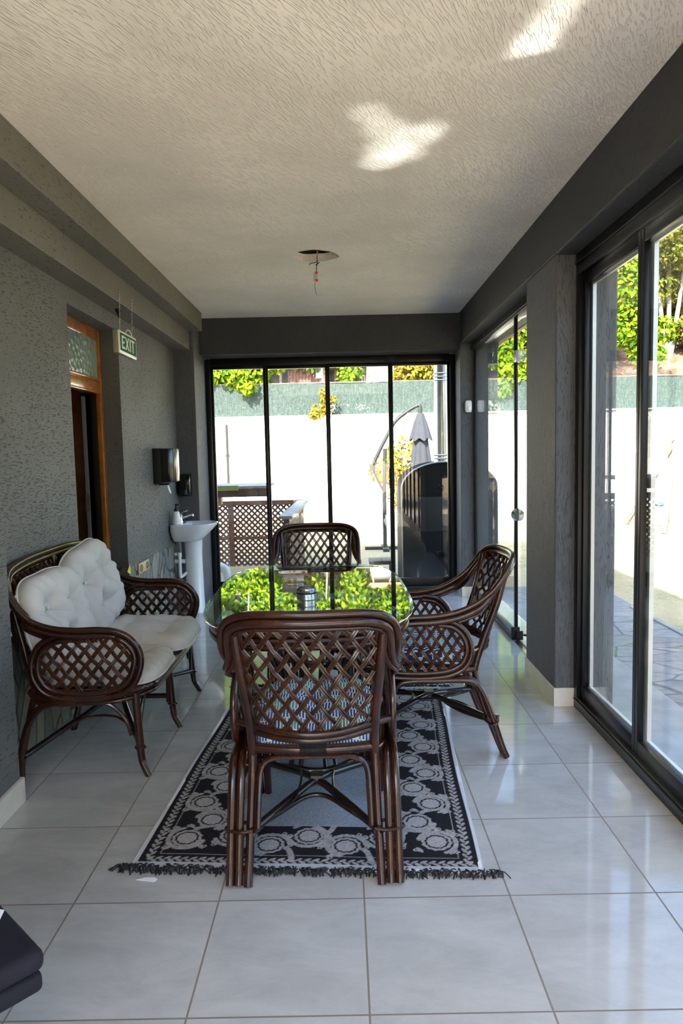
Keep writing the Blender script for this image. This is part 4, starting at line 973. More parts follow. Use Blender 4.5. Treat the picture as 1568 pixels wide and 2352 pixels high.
# ================================================================== BASIN
ba = thing('pedestal_basin', 'white ceramic pedestal washbasin in the far left corner', 'basin', (XW, 6.075, 0))
rings = []; kk = 40
def bring(depth, hw, z, x0=0.0, e=2.4):
    out = []
    for i in range(kk):
        a = i/kk*2*PI; c, s = math.cos(a), math.sin(a)
        x = depth*.5+depth*.5*math.copysign(abs(c)**(2/(e if c > 0 else 8)), c); y = hw*math.copysign(abs(s)**(2/(2.6 if c > 0 else 7)), s); out.append((x0+x, y, z))
    return out
prof = [(.20, .10, .640, .02), (.24, .13, .650, .012), (.285, .175, .69, .004), (.335, .200, .735, .0), (.372, .212, .775, .0), (.380, .214, .792, .0), (.370, .204, .797, .003)]
for d_, h_, z_, x_ in prof: rings.append(bring(d_, h_, z_, x_))
for (d_, h_, z_, x_) in ((.26, .172, .795, .10), (.235, .150, .765, .115), (.17, .11, .715, .145), (.06, .04, .700, .20)): rings.append(bring(d_, h_, z_, x_, 2.2))
V = [p for r in rings for p in r]; F = [(i*kk+j, i*kk+(j+1) % kk, (i+1)*kk+(j+1) % kk, (i+1)*kk+j) for i in range(len(rings)-1) for j in range(kk)]
F += [tuple(range(kk-1, -1, -1)), tuple((len(rings)-1)*kk+j for j in range(kk))]
MB().add(V, F).build('bowl', M_WHITE, ba, angle=60)
MB().lathe([(.092, 0), (.088, .02), (.082, .25), (.078, .50), (.085, .64), (.10, .66)], (.155, .04, 0), 28, sx=.95, sy=1.0).build('pedestal', M_WHITE, ba)
fa = MB(); fa.lathe([(.022, 0), (.022, .01), (.017, .02), (.017, .06), (.019, .075), (0, .078)], (.06, 0, .797), 16)
fa.tube([(.06, 0, .835), (.10, 0, .85), (.15, 0, .868), (.165, 0, .868), (.168, 0, .855)], [.011, .010, .009, .010, .010], 10).tube([(.055, 0, .875), (.08, -.01, .89), (.125, -.02, .905)], [.008, .006, .005], 8)
tag(fa.build('faucet', M_CHROME), 'chrome single-lever tap standing on the white basin', 'tap').location = (XW, 6.075, 0)
pi = MB(); pi.tube([(.012, -.07, .53), (.05, -.07, .53), (.055, -.07, .50), (.055, -.07, .36), (.06, -.06, .33), (.10, -.02, .36)], .014, 10).tube([(.0, -.02, .46), (.09, -.02, .46)], .02, 10)
pi.tube([(.055, -.07, .53-.02), (.055, -.07, .545)], .019, 10)
tag(pi.build('waste_pipe', M_WPLAS), 'white plastic waste pipe behind the basin pedestal', 'pipe').location = (XW, 6.075, 0)
so = thing('soap_bottle', 'white soap bottle with black pump on the basin corner', 'bottle', (XW+.055, 5.945, .797))
MB().lathe([(.034, 0), (.036, .004), (.033, .06), (.028, .105), (.022, .112)], k=24).build('bottle_body', M_WHITE, so)
MB().lathe([(.016, .112), (.016, .135), (.006, .138), (.006, .165)], k=16).box(-.006, .030, -.006, .006, .162, .176).build('pump', M_BLACKM, so)
# outlet on the slate
ol = thing('wall_socket', 'beige double wall socket on the slate cladding', 'socket', (XW+.004, 5.06, .578))
MB().box(0, .016, -.125, .125, -.038, .038).build('plate', M_BEIGE, ol, bevel=.006)
for yy in (-.075, .075): MB().lathe([(.028, 0), (.028, .004), (.022, .0045), (.021, .001), (0, .001)], k=20).xf(Matrix.Translation((.016, yy, 0))@Matrix.Rotation(PI/2, 4, 'Y')).build('outlet', M_BARKD, ol)
tag(MB().prism([(4.70, .60), (4.765, .645), (4.775, .575), (4.74, .58)], 0, XW+.006, XW+.008).build('yellow_tape', M_YEL), 'scrap of yellow tape at the corner of the slate cladding', 'tape')
# motion sensor
ps = thing('motion_sensor', 'small white motion sensor on the far right grey column', 'sensor', (1.164, 6.50, 1.725))
MB().prism([(-.026, .0), (.026, .0), (.031, .03), (.031, .085), (.026, .108), (-.026, .108), (-.031, .085), (-.031, .03)], 1, -.035, 0).build('housing', M_WPLAS, ps, bevel=.009, seg=3)
MB().lathe([(.0, .006), (.012, .004), (.016, 0)], k=16).xf(Matrix.Translation((0, -.035, .035))@Matrix.Rotation(PI/2, 4, 'X')).build('lens', M_WHITE, ps)
# ================================================================== CEILING LAMP WIRE
cw = thing('lamp_wire', 'bare copper wire with grey and red connector hanging from the ceiling hole', 'wire', (HX, HY, CZ))
MB().tube([(.0, .10, .09), (.01, .03, .03), (.015, -.07, .005), (.02, -.12, -.006), (.015, -.115, -.03)], .0028, 6).build('copper_lead', M_COPPER, cw)
MB().tube([(.015, -.115, -.028), (.014, -.115, -.07), (.01, -.115, -.10), (.008, -.115, -.125)], .0025, 6).tube([(.02, -.115, -.062), (.0, -.115, -.072), (-.025, -.115, -.075), (-.035, -.115, -.084)], .0025, 6).tube([(.005, -.115, -.088), (.028, -.115, -.07)], .003, 6).build('black_lead', M_BLACKM, cw)
MB().box(-.010, .016, -.125, -.103, -.185, -.130).build('connector', M_GREYP, cw, bevel=.003)
for zc in (-.144, -.190): MB().box(.000, .017, -.127, -.110, zc, zc+.0155).build('connector_cap', M_RED, cw, bevel=.002)
MB().tube([(.0, -.115, -.185), (-.004, -.115, -.22), (.0, -.115, -.25), (.006, -.115, -.272)], .0013, 5).build('test_lead', M_UPOLE, cw)
# ================================================================== BLACK LOUNGE SEAT (lower left corner)
ls = thing('black_lounge_seat', 'black fabric lounge seat corner at the lower left edge', 'armchair', (-.962, 1.275, 0), math.radians(47))
def rbox(hx, hy, z0, z1): return MB().box(-hx, hx, -hy, hy, z0, z1)
rbox(.255, .255, .375, .42).build('seat_cushion_pad', M_BFAB, ls, bevel=.018, seg=4)
rbox(.25, .25, .332, .372).build('seat_base', M_BFAB, ls, bevel=.012, seg=3)
for sx in (-1, 1):
    for sy in (-1, 1): MB().lathe([(.015, 0), (.02, .333)], (sx*.12, sy*.12, 0), 10).build('leg', M_BLACKM, ls)
MB().box(-.25, -.20, -.24, .24, .40, .58).build('backrest', M_BFAB, ls, bevel=.02, seg=3)
tag(MB().prism([(-.05, -.04), (.042, -.01), (.035, .03), (-.05, .05)], 2, .4205, .4215).xf(Matrix.Translation((-.775, 1.375, 0))).build('paper_sheet', M_PAPER), 'corner of white paper lying on the black lounge seat', 'paper')

# ================================================================== OUTSIDE
GZ = -.30
g = MB(); g.add([(-16, -14, GZ), (26, -14, GZ), (26, 19.45, GZ), (-16, 19.45, GZ)], [(0, 1, 2, 3)]); struct(g, 'ground_lawn', M_LAWN, smooth=False)
struct(MB().box(1.45, 2.86, -1.7, 6.95, GZ-.1, -.24).box(-1.0, 3.0, 6.98, 8.3, GZ-.1, -.27), 'ground_terrace', M_FLAG, smooth=False)
struct(MB().box(2.86, 2.92, -1.7, 6.95, GZ-.1, -.225), 'ground_kerb', M_SLAB, smooth=False, bevel=.01)
struct(MB().box(1.36, 2.0, -1.7, 3.9, GZ, -.12), 'ground_step', M_SLAB, smooth=False, bevel=.01)
struct(MB().box(1.42, 1.98, 3.9, 6.9, GZ, -.17), 'ground_step_far', M_SLAB, smooth=False, bevel=.01)
struct(MB().box(-8, 4, -4.2, -1.75, GZ-.1, -.12), 'ground_rear_bounce', plain('tan_bounce', (.55, .42, .28), .8, var=.1, scale=3), smooth=False)  # unseen slab added outside the rear gap to bounce warm light indoors
# retaining wall, fence
struct(MB().box(-14, 24, 19.4, 19.8, GZ-.2, 2.40).box(-14, 24, 19.34, 19.85, 2.40, 2.44), 'wall_garden', M_RWALL, smooth=False)
fe = thing('artificial_hedge_fence', 'pale green artificial hedge fence along the top of the white garden wall', 'fence', (0, 19.5, 2.44))
b = MB(); nX = 60; V = []; F = []
for i in range(nX+1):
    x = -14+i*38/nX; zt = .88+.02*math.sin(i*1.3)
    V += [(x, .02*math.sin(i*.9), 0), (x, .02*math.sin(i*.9), zt), (x, .06+.02*math.sin(i*.9), zt), (x, .06+.02*math.sin(i*.9), 0)]
for i in range(nX): F += [(i*4+j, i*4+(j+1) % 4, (i+1)*4+(j+1) % 4, (i+1)*4+j) for j in range(4)]
b.add(V, F).build('hedge_screen', M_HEDGE, fe, smooth=False)
for i in range(15): MB().box(-13+i*2.6, -12.95+i*2.6, .08, .13, 0, .9).build('fence_post', M_UPOLE, fe, smooth=False)
MB().box(-14, 24, -.01, .08, .88, .905).build('top_rail', M_PALEW, fe, smooth=False)
# hill
def hz(x, y): return 2.3+max(0, y-19.8)*.56+.35*math.sin(x*.35+y*.2)*min(1, (y-19.8)/3)+.12*math.sin(x*1.7+y*1.1)*min(1, max(0, y-20)/2)
b = MB(); V = []; F = []; nx_, ny_ = 70, 36
for i in range(nx_+1):
    for j in range(ny_+1):
        x = -24+i*60/nx_; y = 19.8+j*40/ny_; V.append((x, y, hz(x, y)))
for i in range(nx_):
    for j in range(ny_): q = i*(ny_+1)+j; F.append((q, q+ny_+1, q+ny_+2, q+1))
struct(b.add(V, F), 'ground_hillside', M_EARTH, angle=180)

def leaves(blobs, n, size, seed, droop=.0, aspect=1.6):
    """leaf cards folded along the midrib, scattered through ellipsoid shells"""
    rg = np.random.default_rng(seed); bl = np.array(blobs, float)
    vol = bl[:, 3]*bl[:, 4]*bl[:, 5]; pr = vol**.67; pr /= pr.sum(); pick = rg.choice(len(bl), n, p=pr)
    d = rg.normal(size=(n, 3)); d /= np.linalg.norm(d, axis=1)[:, None]; rad = rg.uniform(.55, 1.05, n)**.7
    C = bl[pick, :3]+d*bl[pick, 3:6]*rad[:, None]
    nrm = d+rg.normal(size=(n, 3))*.7+np.array([0, -.25, .35]); nrm /= np.linalg.norm(nrm, axis=1)[:, None]
    up = rg.normal(size=(n, 3))*.8+np.array([0, 0, -1.0-droop]); t_ = up-nrm*np.sum(up*nrm, 1)[:, None]; t_ /= np.linalg.norm(t_, axis=1)[:, None]
    s_ = np.cross(nrm, t_); sz = size*rg.uniform(.6, 1.3, n)[:, None]
    L = t_*sz*aspect; Wv = s_*sz*.5; fold = nrm*sz*.12
    v = np.stack([C, C+L*.28+Wv*.9+fold, C+L*.62+Wv*.75+fold, C+L, C+L*.62-Wv*.75+fold, C+L*.28-Wv*.9+fold], 1).reshape(-1, 3)
    i = np.arange(n)*6; f = np.stack([i+q for q in range(6)], 1)
    return v, f
def leafmesh(name, v, f, m, parent=None):
    me = bpy.data.meshes.new(name); me.from_pydata(v.tolist(), [], f.tolist()); me.materials.append(m)
    o = bpy.data.objects.new(name, me); COL.objects.link(o)
    if parent: o.parent = parent
    return o
def tree(name, label, cat, loc, blobs, n, size, m, trunks, seed, bark=M_BARKD, group=None, aspect=1.6):
    t = thing(name, label, cat, loc, 0, group)
    v, f = leaves(blobs, n, size, seed, aspect=aspect); leafmesh('crown', v, f, m, t)
    if trunks:
        b = MB()
        for pts, r0, r1 in trunks: b.tube(pts, [r0, (r0+r1)/2, r1], 8, smooth=3)
        b.build('trunk', bark, t)
    return t
def blobset(rg, n, R, H, z0, s0, s1):
    out = []
    for i in range(n):
        a = rg.uniform(0, 2*PI); r = R*math.sqrt(rg.random()); out.append((r*math.cos(a), r*math.sin(a)*.7, z0+H*rg.random(), rg.uniform(s0, s1), rg.uniform(s0, s1), rg.uniform(s0, s1)*.75))
    return out
rg = random.Random(11)
# woodland on the slope (seen through the right openings and above the doors)
bases = []
for k, (mm, nm) in enumerate(((M_LEAF2, 'olive'), (M_LEAF3, 'dark green'), (M_LEAF4, 'yellowing'))):
    bl = blobset(rg, 16, 1.9, 4.0, 1.6, .7, 1.25)
    tr = [([(.05*q, 0, -.3), (.25*(q-1), .1*q, 1.4), (.8*(q-1), .2, 3.6)], .09, .04) for q in range(3)]
    tr += [([(.3*(q-1), .1, 1.6), (.9*math.sin(q*2.1), .3, 2.8), (1.6*math.sin(q*2.1), .2, 4.0)], .04, .012) for q in range(4)]
    bases.append(tree('hillside_tree', '', 'tree', (0, 0, 0), bl, 15000, .105, mm, tr, 30+k, M_BARK, 'trees on the hillside'))
spots = [(8.6, 24.0, 0, 1.0, 'olive-green leafy tree low on the slope left of the pale three-stemmed tree'), (12.6, 23.9, 2, 1.0, 'yellowing leafy tree low on the slope at the right edge of the nearest window'),
         (6.6, 25.6, 1, 1.0, 'dark green tree low on the slope behind the pier'), (4.4, 24.6, 1, .9, 'dark green tree low on the slope behind the folding glass'),
         (9.8, 27.8, 2, 1.2, 'yellowing tree halfway up the slope behind the pale three-stemmed tree'), (6.2, 29.5, 0, 1.3, 'olive-green tree halfway up the slope behind the pier'),
         (13.4, 28.6, 1, 1.3, 'dark green tree halfway up the slope at the right edge of the nearest window'), (3.0, 28.5, 2, 1.2, 'yellowing tree halfway up the slope behind the folding glass'),
         (8.6, 33.5, 1, 1.5, 'dark green tree high on the slope left of the window mullion'), (12.4, 34.0, 0, 1.6, 'olive-green tree high on the slope in the top right of the nearest window'),
         (4.6, 34.0, 0, 1.5, 'olive-green tree high on the slope behind the folding glass'), (17.4, 33, 1, 1.6, 'dark green tree high on the slope beyond the right picture edge'),
         (10.0, 39.5, 2, 1.9, 'yellowing tree on the very crest of the slope in the nearest window')]
used = set()
for i, (x, y, k, sc, lab) in enumerate(spots):
    if k not in used: o = bases[k]; used.add(k); o.location = (x, y, hz(x, y)-.1); o['label'] = lab
    else: o = dup(bases[k], (x, y, hz(x, y)-.1), i*1.3, lab)
    o.scale = (sc, sc, sc)
sh0 = None
for i, (x, y, sc, lab) in enumerate(((7.7, 22.6, 1.0, 'low green shrub on the slope just above the fence, left of the window mullion'), (9.6, 24.2, 1.3, 'low green shrub on the slope behind the pale three-stemmed tree'), (11.9, 22.9, 1.0, 'low green shrub on the slope right of the pale three-stemmed tree'),
        (8.4, 26.4, 1.7, 'wide green shrub higher up the slope behind the window mullion'), (11.4, 26.6, 1.8, 'wide green shrub higher up the slope at the right picture edge'), (5.0, 22.2, 1.0, 'low green shrub on the slope behind the folding glass'), (13.8, 26.2, 1.8, 'wide green shrub on the slope just beyond the right picture edge'))):
    if sh0 is None:
        sh0 = o = tree('hillside_shrub', lab, 'shrub', (x, y, hz(x, y)), [(rg.uniform(-.9, .9), rg.uniform(-.5, .5), rg.uniform(.1, .9), .5, .45, .42) for _ in range(9)], 4200, .10, M_LEAF2, [([(0, 0, -.2), (.05, 0, .4), (.1, 0, .9)], .05, .02)], 91, M_BARKD, 'shrubs on the hillside')
    else: o = dup(sh0, (x, y, hz(x, y)), i*1.7, lab)
    o.scale = (sc, sc, sc)
# pale three-stemmed trunk in the right window
tree('slender_tree', 'tree with three pale slender stems on the slope in the nearest window', 'tree', (10.5, 22.9, hz(10.5, 22.9)), blobset(rg, 7, 1.0, 1.5, 3.0, .5, .8), 3500, .09, M_LEAF2,
     [([(0, 0, -.2), (-.12, 0, .9), (-.40, 0, 3.4)], .10, .05), ([(.05, 0, -.2), (.08, 0, 1.2), (.05, 0, 3.6)], .10, .05), ([(.10, 0, -.2), (.30, 0, 1.0), (.62, 0, 3.4)], .10, .05)], 51, M_BARK)
for x, y, k, sc, lab in ((-.6, -11.0, 1, .75, 'dark green tree added straight behind the viewer to darken reflections in the far glass'), (2.6, -10.6, 1, .8, 'dark green tree added behind the viewer to the right, darkening reflections beside the oven'), (-3.6, -11.4, 0, .8, 'olive-green tree added behind the viewer to the left to darken reflections'), (5.6, -9.5, 1, .9, 'dark green garden tree behind the viewer, mirrored in the far glass'), (9.0, -1.5, 1, 1.0, 'dark green garden tree to the right of the viewer, mirrored in the far glass'), (8.6, -6.5, 0, 1.1, 'olive-green garden tree behind the viewer, mirrored in the far glass')):
    o = dup(bases[k], (x, y, GZ), x, lab); o.scale = (sc, sc, sc); o['group'] = 'garden trees beside the house'  # unseen; the row straight behind is added to darken the glass reflections
# vines and shrubs just behind the fence
def vines(loc, blobs, n, seed, label, m=M_LEAF1, size=.11, name='climbing_vine', cat='vine', asp=1.5):
    return tree(name, label, cat, loc, blobs, n, size, m, [([(0, .3, -.6), (.05, .3, .6), (0, .2, 1.6)], .05, .02)], seed, aspect=asp)
p = at(545, 868, 19.3)
vines((p.x, 19.55, 3.3), [(-.6, 0, .45, .5, .3, .4), (0, 0, .35, .5, .3, .4), (.55, 0, .42, .45, .3, .35), (.25, -.3, .02, .25, .12, .32), (-.9, 0, .5, .4, .3, .4), (.9, 0, .6, .4, .3, .3)], 1500, 61, 'bright vine leaves hanging over the fence at the far left of the glass doors')
p = at(800, 850, 20)
vines((.25, 19.95, 3.35), [(0, 0, .35, .35, .25, .4), (.1, 0, .9, .3, .2, .4)], 500, 62, 'thin leafy sapling behind the fence in the middle of the glass doors')
p = at(950, 850, 20)
vines((2.2, 20.2, 3.3), [(-.3, 0, .35, .45, .3, .35), (.35, 0, .45, .5, .3, .4), (.9, 0, .4, .5, .3, .4)], 1100, 63, 'yellow-green bush behind the fence beside the steel chimney', M_LEAF4, .09, 'garden_bush', 'bush')
p = at(1140, 850, 19.5)
vines((4.4, 19.75, 3.15), [(0, 0, .35, .7, .4, .6), (.7, 0, .3, .4, .3, .3), (0, -.3, .0, .3, .12, .3), (.2, 0, .9, .5, .4, .4)], 1500, 64, 'lush vine spilling over the fence behind the folding glass')
vines((8.9, 20.6, 3.3), [(0, 0, .8, .5, .4, .6), (-.5, 0, 1.6, .6, .4, .7), (-.5, 0, 2.8, .5, .4, .8), (.5, 0, 1.5, .3, .3, .4), (-.7, 0, 3.9, .6, .4, .9)], 2600, 65, 'tall bright green vine at the left edge of the nearest window', M_LEAF1, .11)
# arbour of bright leaves above the houses (fills the glass table's reflection)
rg2 = random.Random(5)
for i, (x, y, z, lab) in enumerate(((-5.3, 21.6, 4.5, 'bright leafy arbour mass above the fence at the far left'), (-3.6, 22.4, 4.8, 'bright leafy arbour mass left of the red shed'), (-1.9, 22.0, 4.9, 'bright leafy arbour mass above the left end of the red shed'),
        (-.2, 22.6, 4.9, 'bright leafy arbour mass above the grey sheet shelter'), (1.5, 22.0, 4.9, 'bright leafy arbour mass above the white cottage'), (3.2, 22.5, 4.9, 'bright leafy arbour mass above the bush by the chimney'), (6.0, 22.6, 5.4, 'bright leafy arbour mass above the folding glass'))):
    bl = [(rg2.uniform(-1.5, 1.5), rg2.uniform(-.4, .4), rg2.uniform(-.35, 2.5), rg2.uniform(.45, .8), .4, rg2.uniform(.4, .7)) for _ in range(32)]
    tree('leafy_arbour', lab, 'arbour', (x, y, z), bl, 12000, .13, M_LEAF1, [([(0, .2, -2.4), (0, .2, -1), (.1, .2, 1)], .06, .03)], 70+i)
# sprig hanging on the wall below the fence
p = at(738, 930, 19.3)
vines((p.x, 19.25, p.z-.1), [(0, 0, .0, .28, .1, .16), (.2, 0, .25, .25, .1, .12), (-.15, 0, -.15, .2, .08, .12), (.05, 0, .45, .1, .08, .2)], 330, 66, 'sprig of yellow leaves hanging on the green fence', M_LEAF4, .07, 'hanging_sprig', 'plant')
# bush by the parasol
p = at(925, 1120, 13.5)
vines((p.x, 13.6, GZ), [(0, 0, 1.5, .35, .3, .5), (.1, 0, .95, .4, .3, .5), (-.3, 0, 1.35, .35, .3, .3), (.1, 0, .35, .2, .2, .4)], 1500, 67, 'yellowing shrub behind the folded parasol', M_LEAF4, .06, 'garden_shrub', 'shrub')
# buildings behind the fence
def shed(name, label, px0, px1, py0, py1, Y, m, roofm=None, extra=None, depth=2.0):
    a, c = at(px0, py1, Y), at(px1, py0, Y)
    r = thing(name, label, 'building', ((a.x+c.x)/2, Y, a.z-1.2)); w = (c.x-a.x)/2; h = c.z-a.z+1.2
    MB().box(-w, w, 0, depth, 0, h).build('walls', m, r, smooth=False)
    if roofm: MB().box(-w-.12, w+.12, -.25, depth+.2, h, h+.10).build('roof', roofm, r, smooth=False)
    if extra: extra(r, w, h)
    return r
def boards(r, w, h):
    b = MB()
    for i in range(12): b.box(-w+i*2*w/12, -w+i*2*w/12+.012, -.012, 0, 0, h)
    b.build('board_joints', M_BARKD, r, smooth=False)
    MB().box(w*.45, w*.75, -.02, 0, h-.55, h-.25).build('window', M_GREYP, r, smooth=False)
shed('garden_shed', 'reddish brown wooden shed behind the fence', 662, 748, 828, 888, 22.2, M_WRED, M_WGREY, boards)
def boards2(r, w, h):
    b = MB()
    for i in range(9): b.box(-w+i*2*w/9, -w+i*2*w/9+.02, -.02, 0, 0, h)
    b.build('sheet_ribs', M_WPLAS, r, smooth=False)
shed('sheet_metal_shelter', 'pale grey sheet shelter between the red shed and the cottage', 788, 842, 830, 890, 22.6, M_ROOFT, None, boards2)
def porch(r, w, h):
    b = MB().bar((-w-.02, -.3, h-.75), (-w+.10, -.3, h-.02), .05, .05).bar((w-.3, -.3, h-.02), (w+.05, -.3, h-.9), .04, .04).box(-w-.1, w+.1, -.34, -.26, h-.06, h)
    b.build('porch_frame', M_WTAN, r, smooth=False)
    MB().box(-w*.9, w*.9, -.28, -.22, h-.62, h-.5).build('porch_rail', M_WTAN, r, smooth=False)
    MB().box(-w*.9, w*.9, -.02, 0, h-.46, h-.12).build('window', M_PAPER, r, smooth=False)
shed('white_cottage', 'white cottage with orange porch posts behind the fence', 842, 905, 826, 888, 22.0, M_HOUSE, M_WTAN, porch)
shed('brown_shack', 'dark brown shack behind leaves near the fence middle', 752, 786, 828, 888, 23.0, M_LATW, M_WGREY)
tag(MB().box(-3.34, -3.10, 20.3, 20.55, 2.2, 4.2).build('square_post', M_BARKD, smooth=False), 'square grey-brown post among the vine leaves at the far left', 'post')
# white plastic bag and flower pot on the fence top (through the folding glass)
fpz = at(1222, 862, 19.5)
o = thing('flower_pot', 'terracotta flower pot on the fence top behind the folding glass', 'plant pot', (fpz.x, 19.52, 3.345))
MB().lathe([(.10, 0), (.15, .22), (.16, .25), (.14, .25), (.12, .2), (0, .2)], k=20).build('pot', plain('terracotta', (.45, .18, .10), .7), o)
v, f = leaves([(0, 0, .42, .22, .2, .2)], 160, .08, 81); leafmesh('foliage', v, f, M_LEAF1, o)
# ---------------- cantilever parasol
um = thing('cantilever_parasol', 'folded grey cantilever parasol with bent arm on the lawn', 'parasol', (.70, 12, GZ))
def U(px, py): q = at(px, py, 12); return (q.x-.70, 0, q.z-GZ)
MB().tube([(0, 0, 0), (0, 0, 1.0), U(884, 1030)], .034, 10).build('pole', M_UPOLE, um)
MB().tube([U(854, 1074), U(868, 1042), U(884, 1010), U(906, 970), U(935, 945), U(960, 931), U(965, 938)], .030, 10).build('arm', M_UPOLE, um)
MB().tube([U(858, 1082), U(872, 1112), U(884, 1133)], .02, 8).build('lower_strut', M_UPOLE, um)
MB().lathe([(.05, -.06), (.05, .06)], U(855, 1074), 12).tube([U(852, 1080), U(851, 1092), U(846, 1093)], .008, 6).build('crank', M_UPOLE, um)
MB().tube([U(965, 936), U(965, 955)], .035, 8).build('hub', M_UPOLE, um)
def canopy(cx, z0, z1, r0, r1, folds, ph):
    k = 72; n = 16; V = []
    for i in range(n+1):
        f_ = i/n; r = r0+(r1-r0)*f_**.9; z = z0+(z1-z0)*f_
        for j in range(k):
            a = j/k*2*PI; q = r*(1+.20*min(1, f_*3)*abs(math.sin(a*folds/2+ph))-.08); V.append((cx+q*math.cos(a), q*math.sin(a), z-.05*f_*math.sin(a*folds/2+ph)**2))
    F = [(i*k+j, i*k+(j+1) % k, (i+1)*k+(j+1) % k, (i+1)*k+j) for i in range(n) for j in range(k)]
    return MB().add(V, F)
tz = U(965, 950)[2]
canopy(U(965, 950)[0], tz, tz-1.42, .05, .25, 8, .3).build('canopy', M_UMB, um, angle=180)
canopy(U(965, 950)[0], tz+.01, tz-.42, .055, .19, 8, .9).build('canopy_flap', M_UMB, um, angle=180)
MB().box(-.35, .35, -.05, .05, 0, .05).box(-.05, .05, -.35, .35, 0, .05).build('base', M_UPOLE, um, smooth=False)
# ---------------- outdoor oven with chimney
ov = thing('outdoor_oven', 'black arched outdoor oven standing outside the far glass doors', 'oven', (1.17, 8.05, GZ))
arc = [(-.50, 0), (-.50, 1.25)]+[(-.50*math.cos(a), 1.25+.30*math.sin(a)) for a in [i/20*PI for i in range(1, 20)]]+[(.50, 1.25), (.50, 0)]
MB().prism(arc, 1, 0, .75).build('body', plain('oven_black', (.004, .004, .005), .6, spec=.05), ov, angle=30)
MB().tube([(x, -.004, z) for x, z in arc], .010, 6, smooth=1).build('edge_trim', M_STEEL, ov)
MB().box(-.32, .32, -.02, 0, .75, 1.15).build('oven_door', M_BLACKM, ov, bevel=.005)
cp = thing('steel_chimney', 'shiny stainless chimney pipe rising from the black oven', 'chimney', (1.19, 8.38, GZ+1.52))
MB().lathe([(.098, 0), (.098, 3.2)], k=32).build('pipe', M_STEEL, cp)
b = MB()
for z in (.06, .10, .98, 1.02, 1.06): b.lathe([(.098, z), (.104, z+.008), (.098, z+.016)], k=32)
b.build('joint_bands', M_STEEL, cp)
# ---------------- lattice railing
def lat_panel(name, label, a, c, z0, z1, posts, mid=None):
    a, c = Vector(a), Vector(c); L_ = (c-a).length; ang = math.atan2(c.y-a.y, c.x-a.x)
    r = thing(name, label, 'fence', (a.x, a.y, z0), ang, 'lattice railing outside the glass doors'); h = z1-z0
    del r['group']
    b = MB(); d = .088
    for sg in (-1, 1):
        n = int((L_+h)/d)+2
        for i in range(-2, n):
            x0_, z0_, x1_, z1_ = (i*d, 0, i*d-sg*h if False else i*d-h, h) if sg > 0 else (i*d-h, 0, i*d, h)
            # clip in x to [0, L]
            pts = []
            t0, t1 = 0, 1
            dxx = x1_-x0_
            for lim, s2 in ((0, 1), (L_, -1)):
                v0 = (x0_-lim)*s2; v1 = (x1_-lim)*s2
                if v0 < 0 and v1 < 0: t0 = 2
                elif v0 < 0: t0 = max(t0, v0/(v0-v1))
                elif v1 < 0: t1 = min(t1, v0/(v0-v1))
            if t0 >= t1: continue
            pa = (x0_+dxx*t0, .006*sg, h*t0); pb = (x0_+dxx*t1, .006*sg, h*t1)
            b.bar(pa, pb, .010, .030, (0, 1, 0) if False else (0, 0, 1))
    b.build('lattice', M_LATW, r, smooth=False)
    f_ = MB().box(0, L_, -.03, .03, h-.02, h+.05).box(0, L_, -.025, .025, -.04, .02)
    if mid: f_.box(0, L_, -.02, .025, mid, mid+.05)
    f_.build('rail', M_LATW, r, smooth=False)
    for px_ in posts: MB().box(px_-.04, px_+.04, -.035, .035, -.2, h+.05).build('post', M_LATW, r, smooth=False)
    return r
lat_panel('lattice_railing', 'long dark wooden lattice railing outside the left glass doors', (-2.35, 10.5, 0), (-.62, 10.5, 0), -.62, .64, (.64, 1.68), .72)
r = lat_panel('lattice_railing', 'short lattice return panel with a weathered cap, right end of the railing', (-.62, 10.5, 0), (-.66, 7.9, 0), -.40, .60, (2.56,), .4)
MB().box(-.02, 2.70, -.075, .075, 1.05, 1.085).build('cap_board', M_WGREY, r, smooth=False, bevel=.004)
sh_ = thing('low_shelter_roof', 'low weathered board roof on posts over the railing at far left', 'shelter', (-1.5, 8.6, GZ))
MB().box(-1.2, .56, -.1, .9, 1.27, 1.30).build('roof_board', M_WGREY, sh_, smooth=False)
MB().box(-1.2, .56, -.12, -.08, 1.17, 1.27).build('fascia', M_LATW, sh_, smooth=False)
MB().box(-1.2, .22, -.13, -.10, 1.25, 1.31).build('green_edge', plain('olive_paint', (.30, .33, .10), .6), sh_, smooth=False)
MB().box(-.16, -.09, .0, .07, 0, 1.2).build('post', M_LATW, sh_, smooth=False)
MB().box(-.3, -.0, -.1, .02, 1.08, 1.17).build('bracket', M_WTAN, sh_, smooth=False)
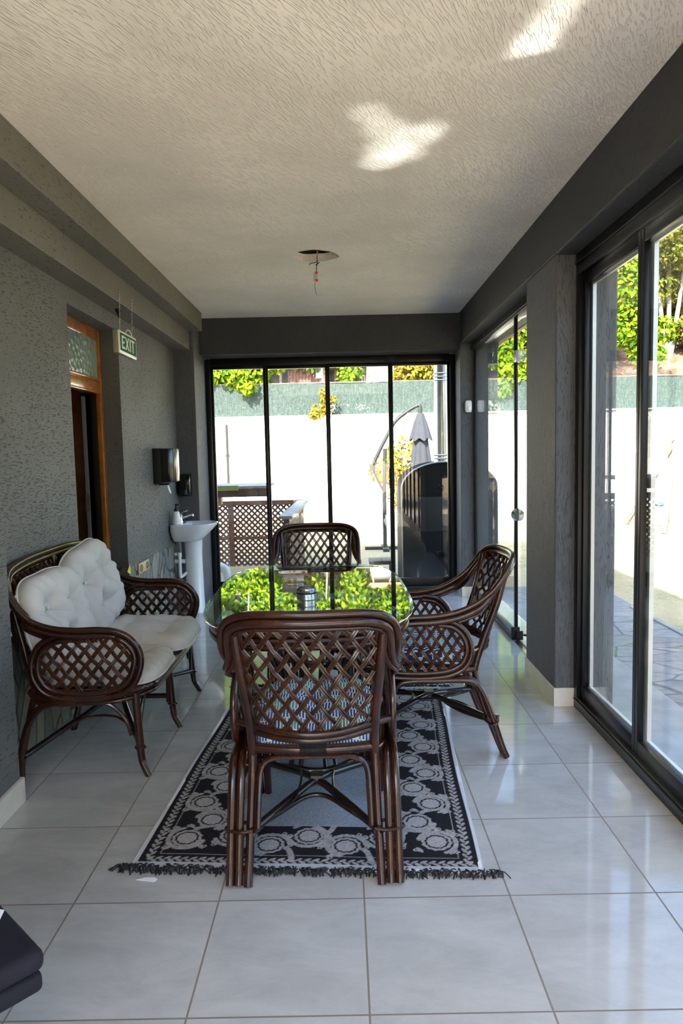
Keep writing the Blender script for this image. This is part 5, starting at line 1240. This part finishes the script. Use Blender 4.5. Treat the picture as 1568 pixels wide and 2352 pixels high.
# small things outside
p = at(519, 975, 19.25)
b = MB().tube([(0, 0, -1.9), (0, 0, -.8), (0, 0, 0)], .035, 8); b.box(-.05, .05, -.02, .05, -.9, -.82)
o = b.build('wall_pipe', M_UPOLE); o.location = (p.x, 19.30, p.z); tag(o, 'thin dark upright pipe on the white garden wall', 'pipe')
b = MB().tube([(0, 0, 0), (0, 0, .18), (-.03, 0, .23), (-.10, 0, .25)], .05, 12); o = b.build('drain_pipe', M_WPLAS); o.location = (-1.27, 7.35, -.05); tag(o, 'white plastic drain elbow outside the left door pane', 'pipe')
st = thing('wooden_stool', 'pale wooden box stool on the terrace outside the glass doors', 'stool', (.47, 9.0, GZ))
for i in range(2): MB().box(-.16+i*.165, -.0+i*.165, -.16, .16, .24, .29).build('top_board', M_PALEW, st, bevel=.004)
for sx in (-1, 1):
    for sy in (-1, 1): MB().box(sx*.13-.02, sx*.13+.02, sy*.13-.02, sy*.13+.02, 0, .24).build('leg', M_PALEW, st, smooth=False)
swg = thing('garden_swing', 'slanting timber swing frame on the sunny lawn in the nearest window', 'swing', (6.35, 14.2, GZ))
def S(px, py): q = at(px, py, 14.2); return (q.x-6.35, 0, q.z-GZ)
f0 = S(1478, 1212); MB().bar((f0[0], -.9, .0), S(1552, 1012), .08, .08).bar((f0[0], .9, 0), S(1552, 1012), .08, .08).build('a_frame', M_PALEW, swg, smooth=False)
MB().bar(S(1498, 1006), (S(1552, 1003)[0]+3.2, 0, S(1552, 1003)[2]), .08, .10).build('top_beam', M_GREYP, swg, smooth=False)
MB().bar((S(1552, 1012)[0]+3.3, -.9, 0), (S(1552, 1012)[0]+2.6, 0, S(1552, 1012)[2]), .08, .08).bar((S(1552, 1012)[0]+3.3, .9, 0), (S(1552, 1012)[0]+2.6, 0, S(1552, 1012)[2]), .08, .08).build('far_a_frame', M_PALEW, swg, smooth=False)
q = S(1512, 1158)
b = MB(); V = []; kq = 28
for i in range(9):
    for j in range(kq):
        a = j/kq*2*PI; r_ = .16*math.sin(PI*i/8)**.6+.001; V.append((q[0]+r_*math.cos(a)*1.1, r_*math.sin(a), q[2]-.045*math.cos(PI*i/8)+.05*(r_*math.cos(a)/.16)**2*.8))
b.add(V, [(i*kq+j, i*kq+(j+1) % kq, (i+1)*kq+(j+1) % kq, (i+1)*kq+j) for i in range(8) for j in range(kq)]).build('seat', M_TEAL, swg, angle=180)
MB().tube([(q[0]-.12, 0, q[2]), (q[0], 0, f0[2]+1.78)], .006, 5).tube([(q[0]+.12, 0, q[2]), (q[0], 0, f0[2]+1.78)], .006, 5).build('rope', M_PALEW, swg)
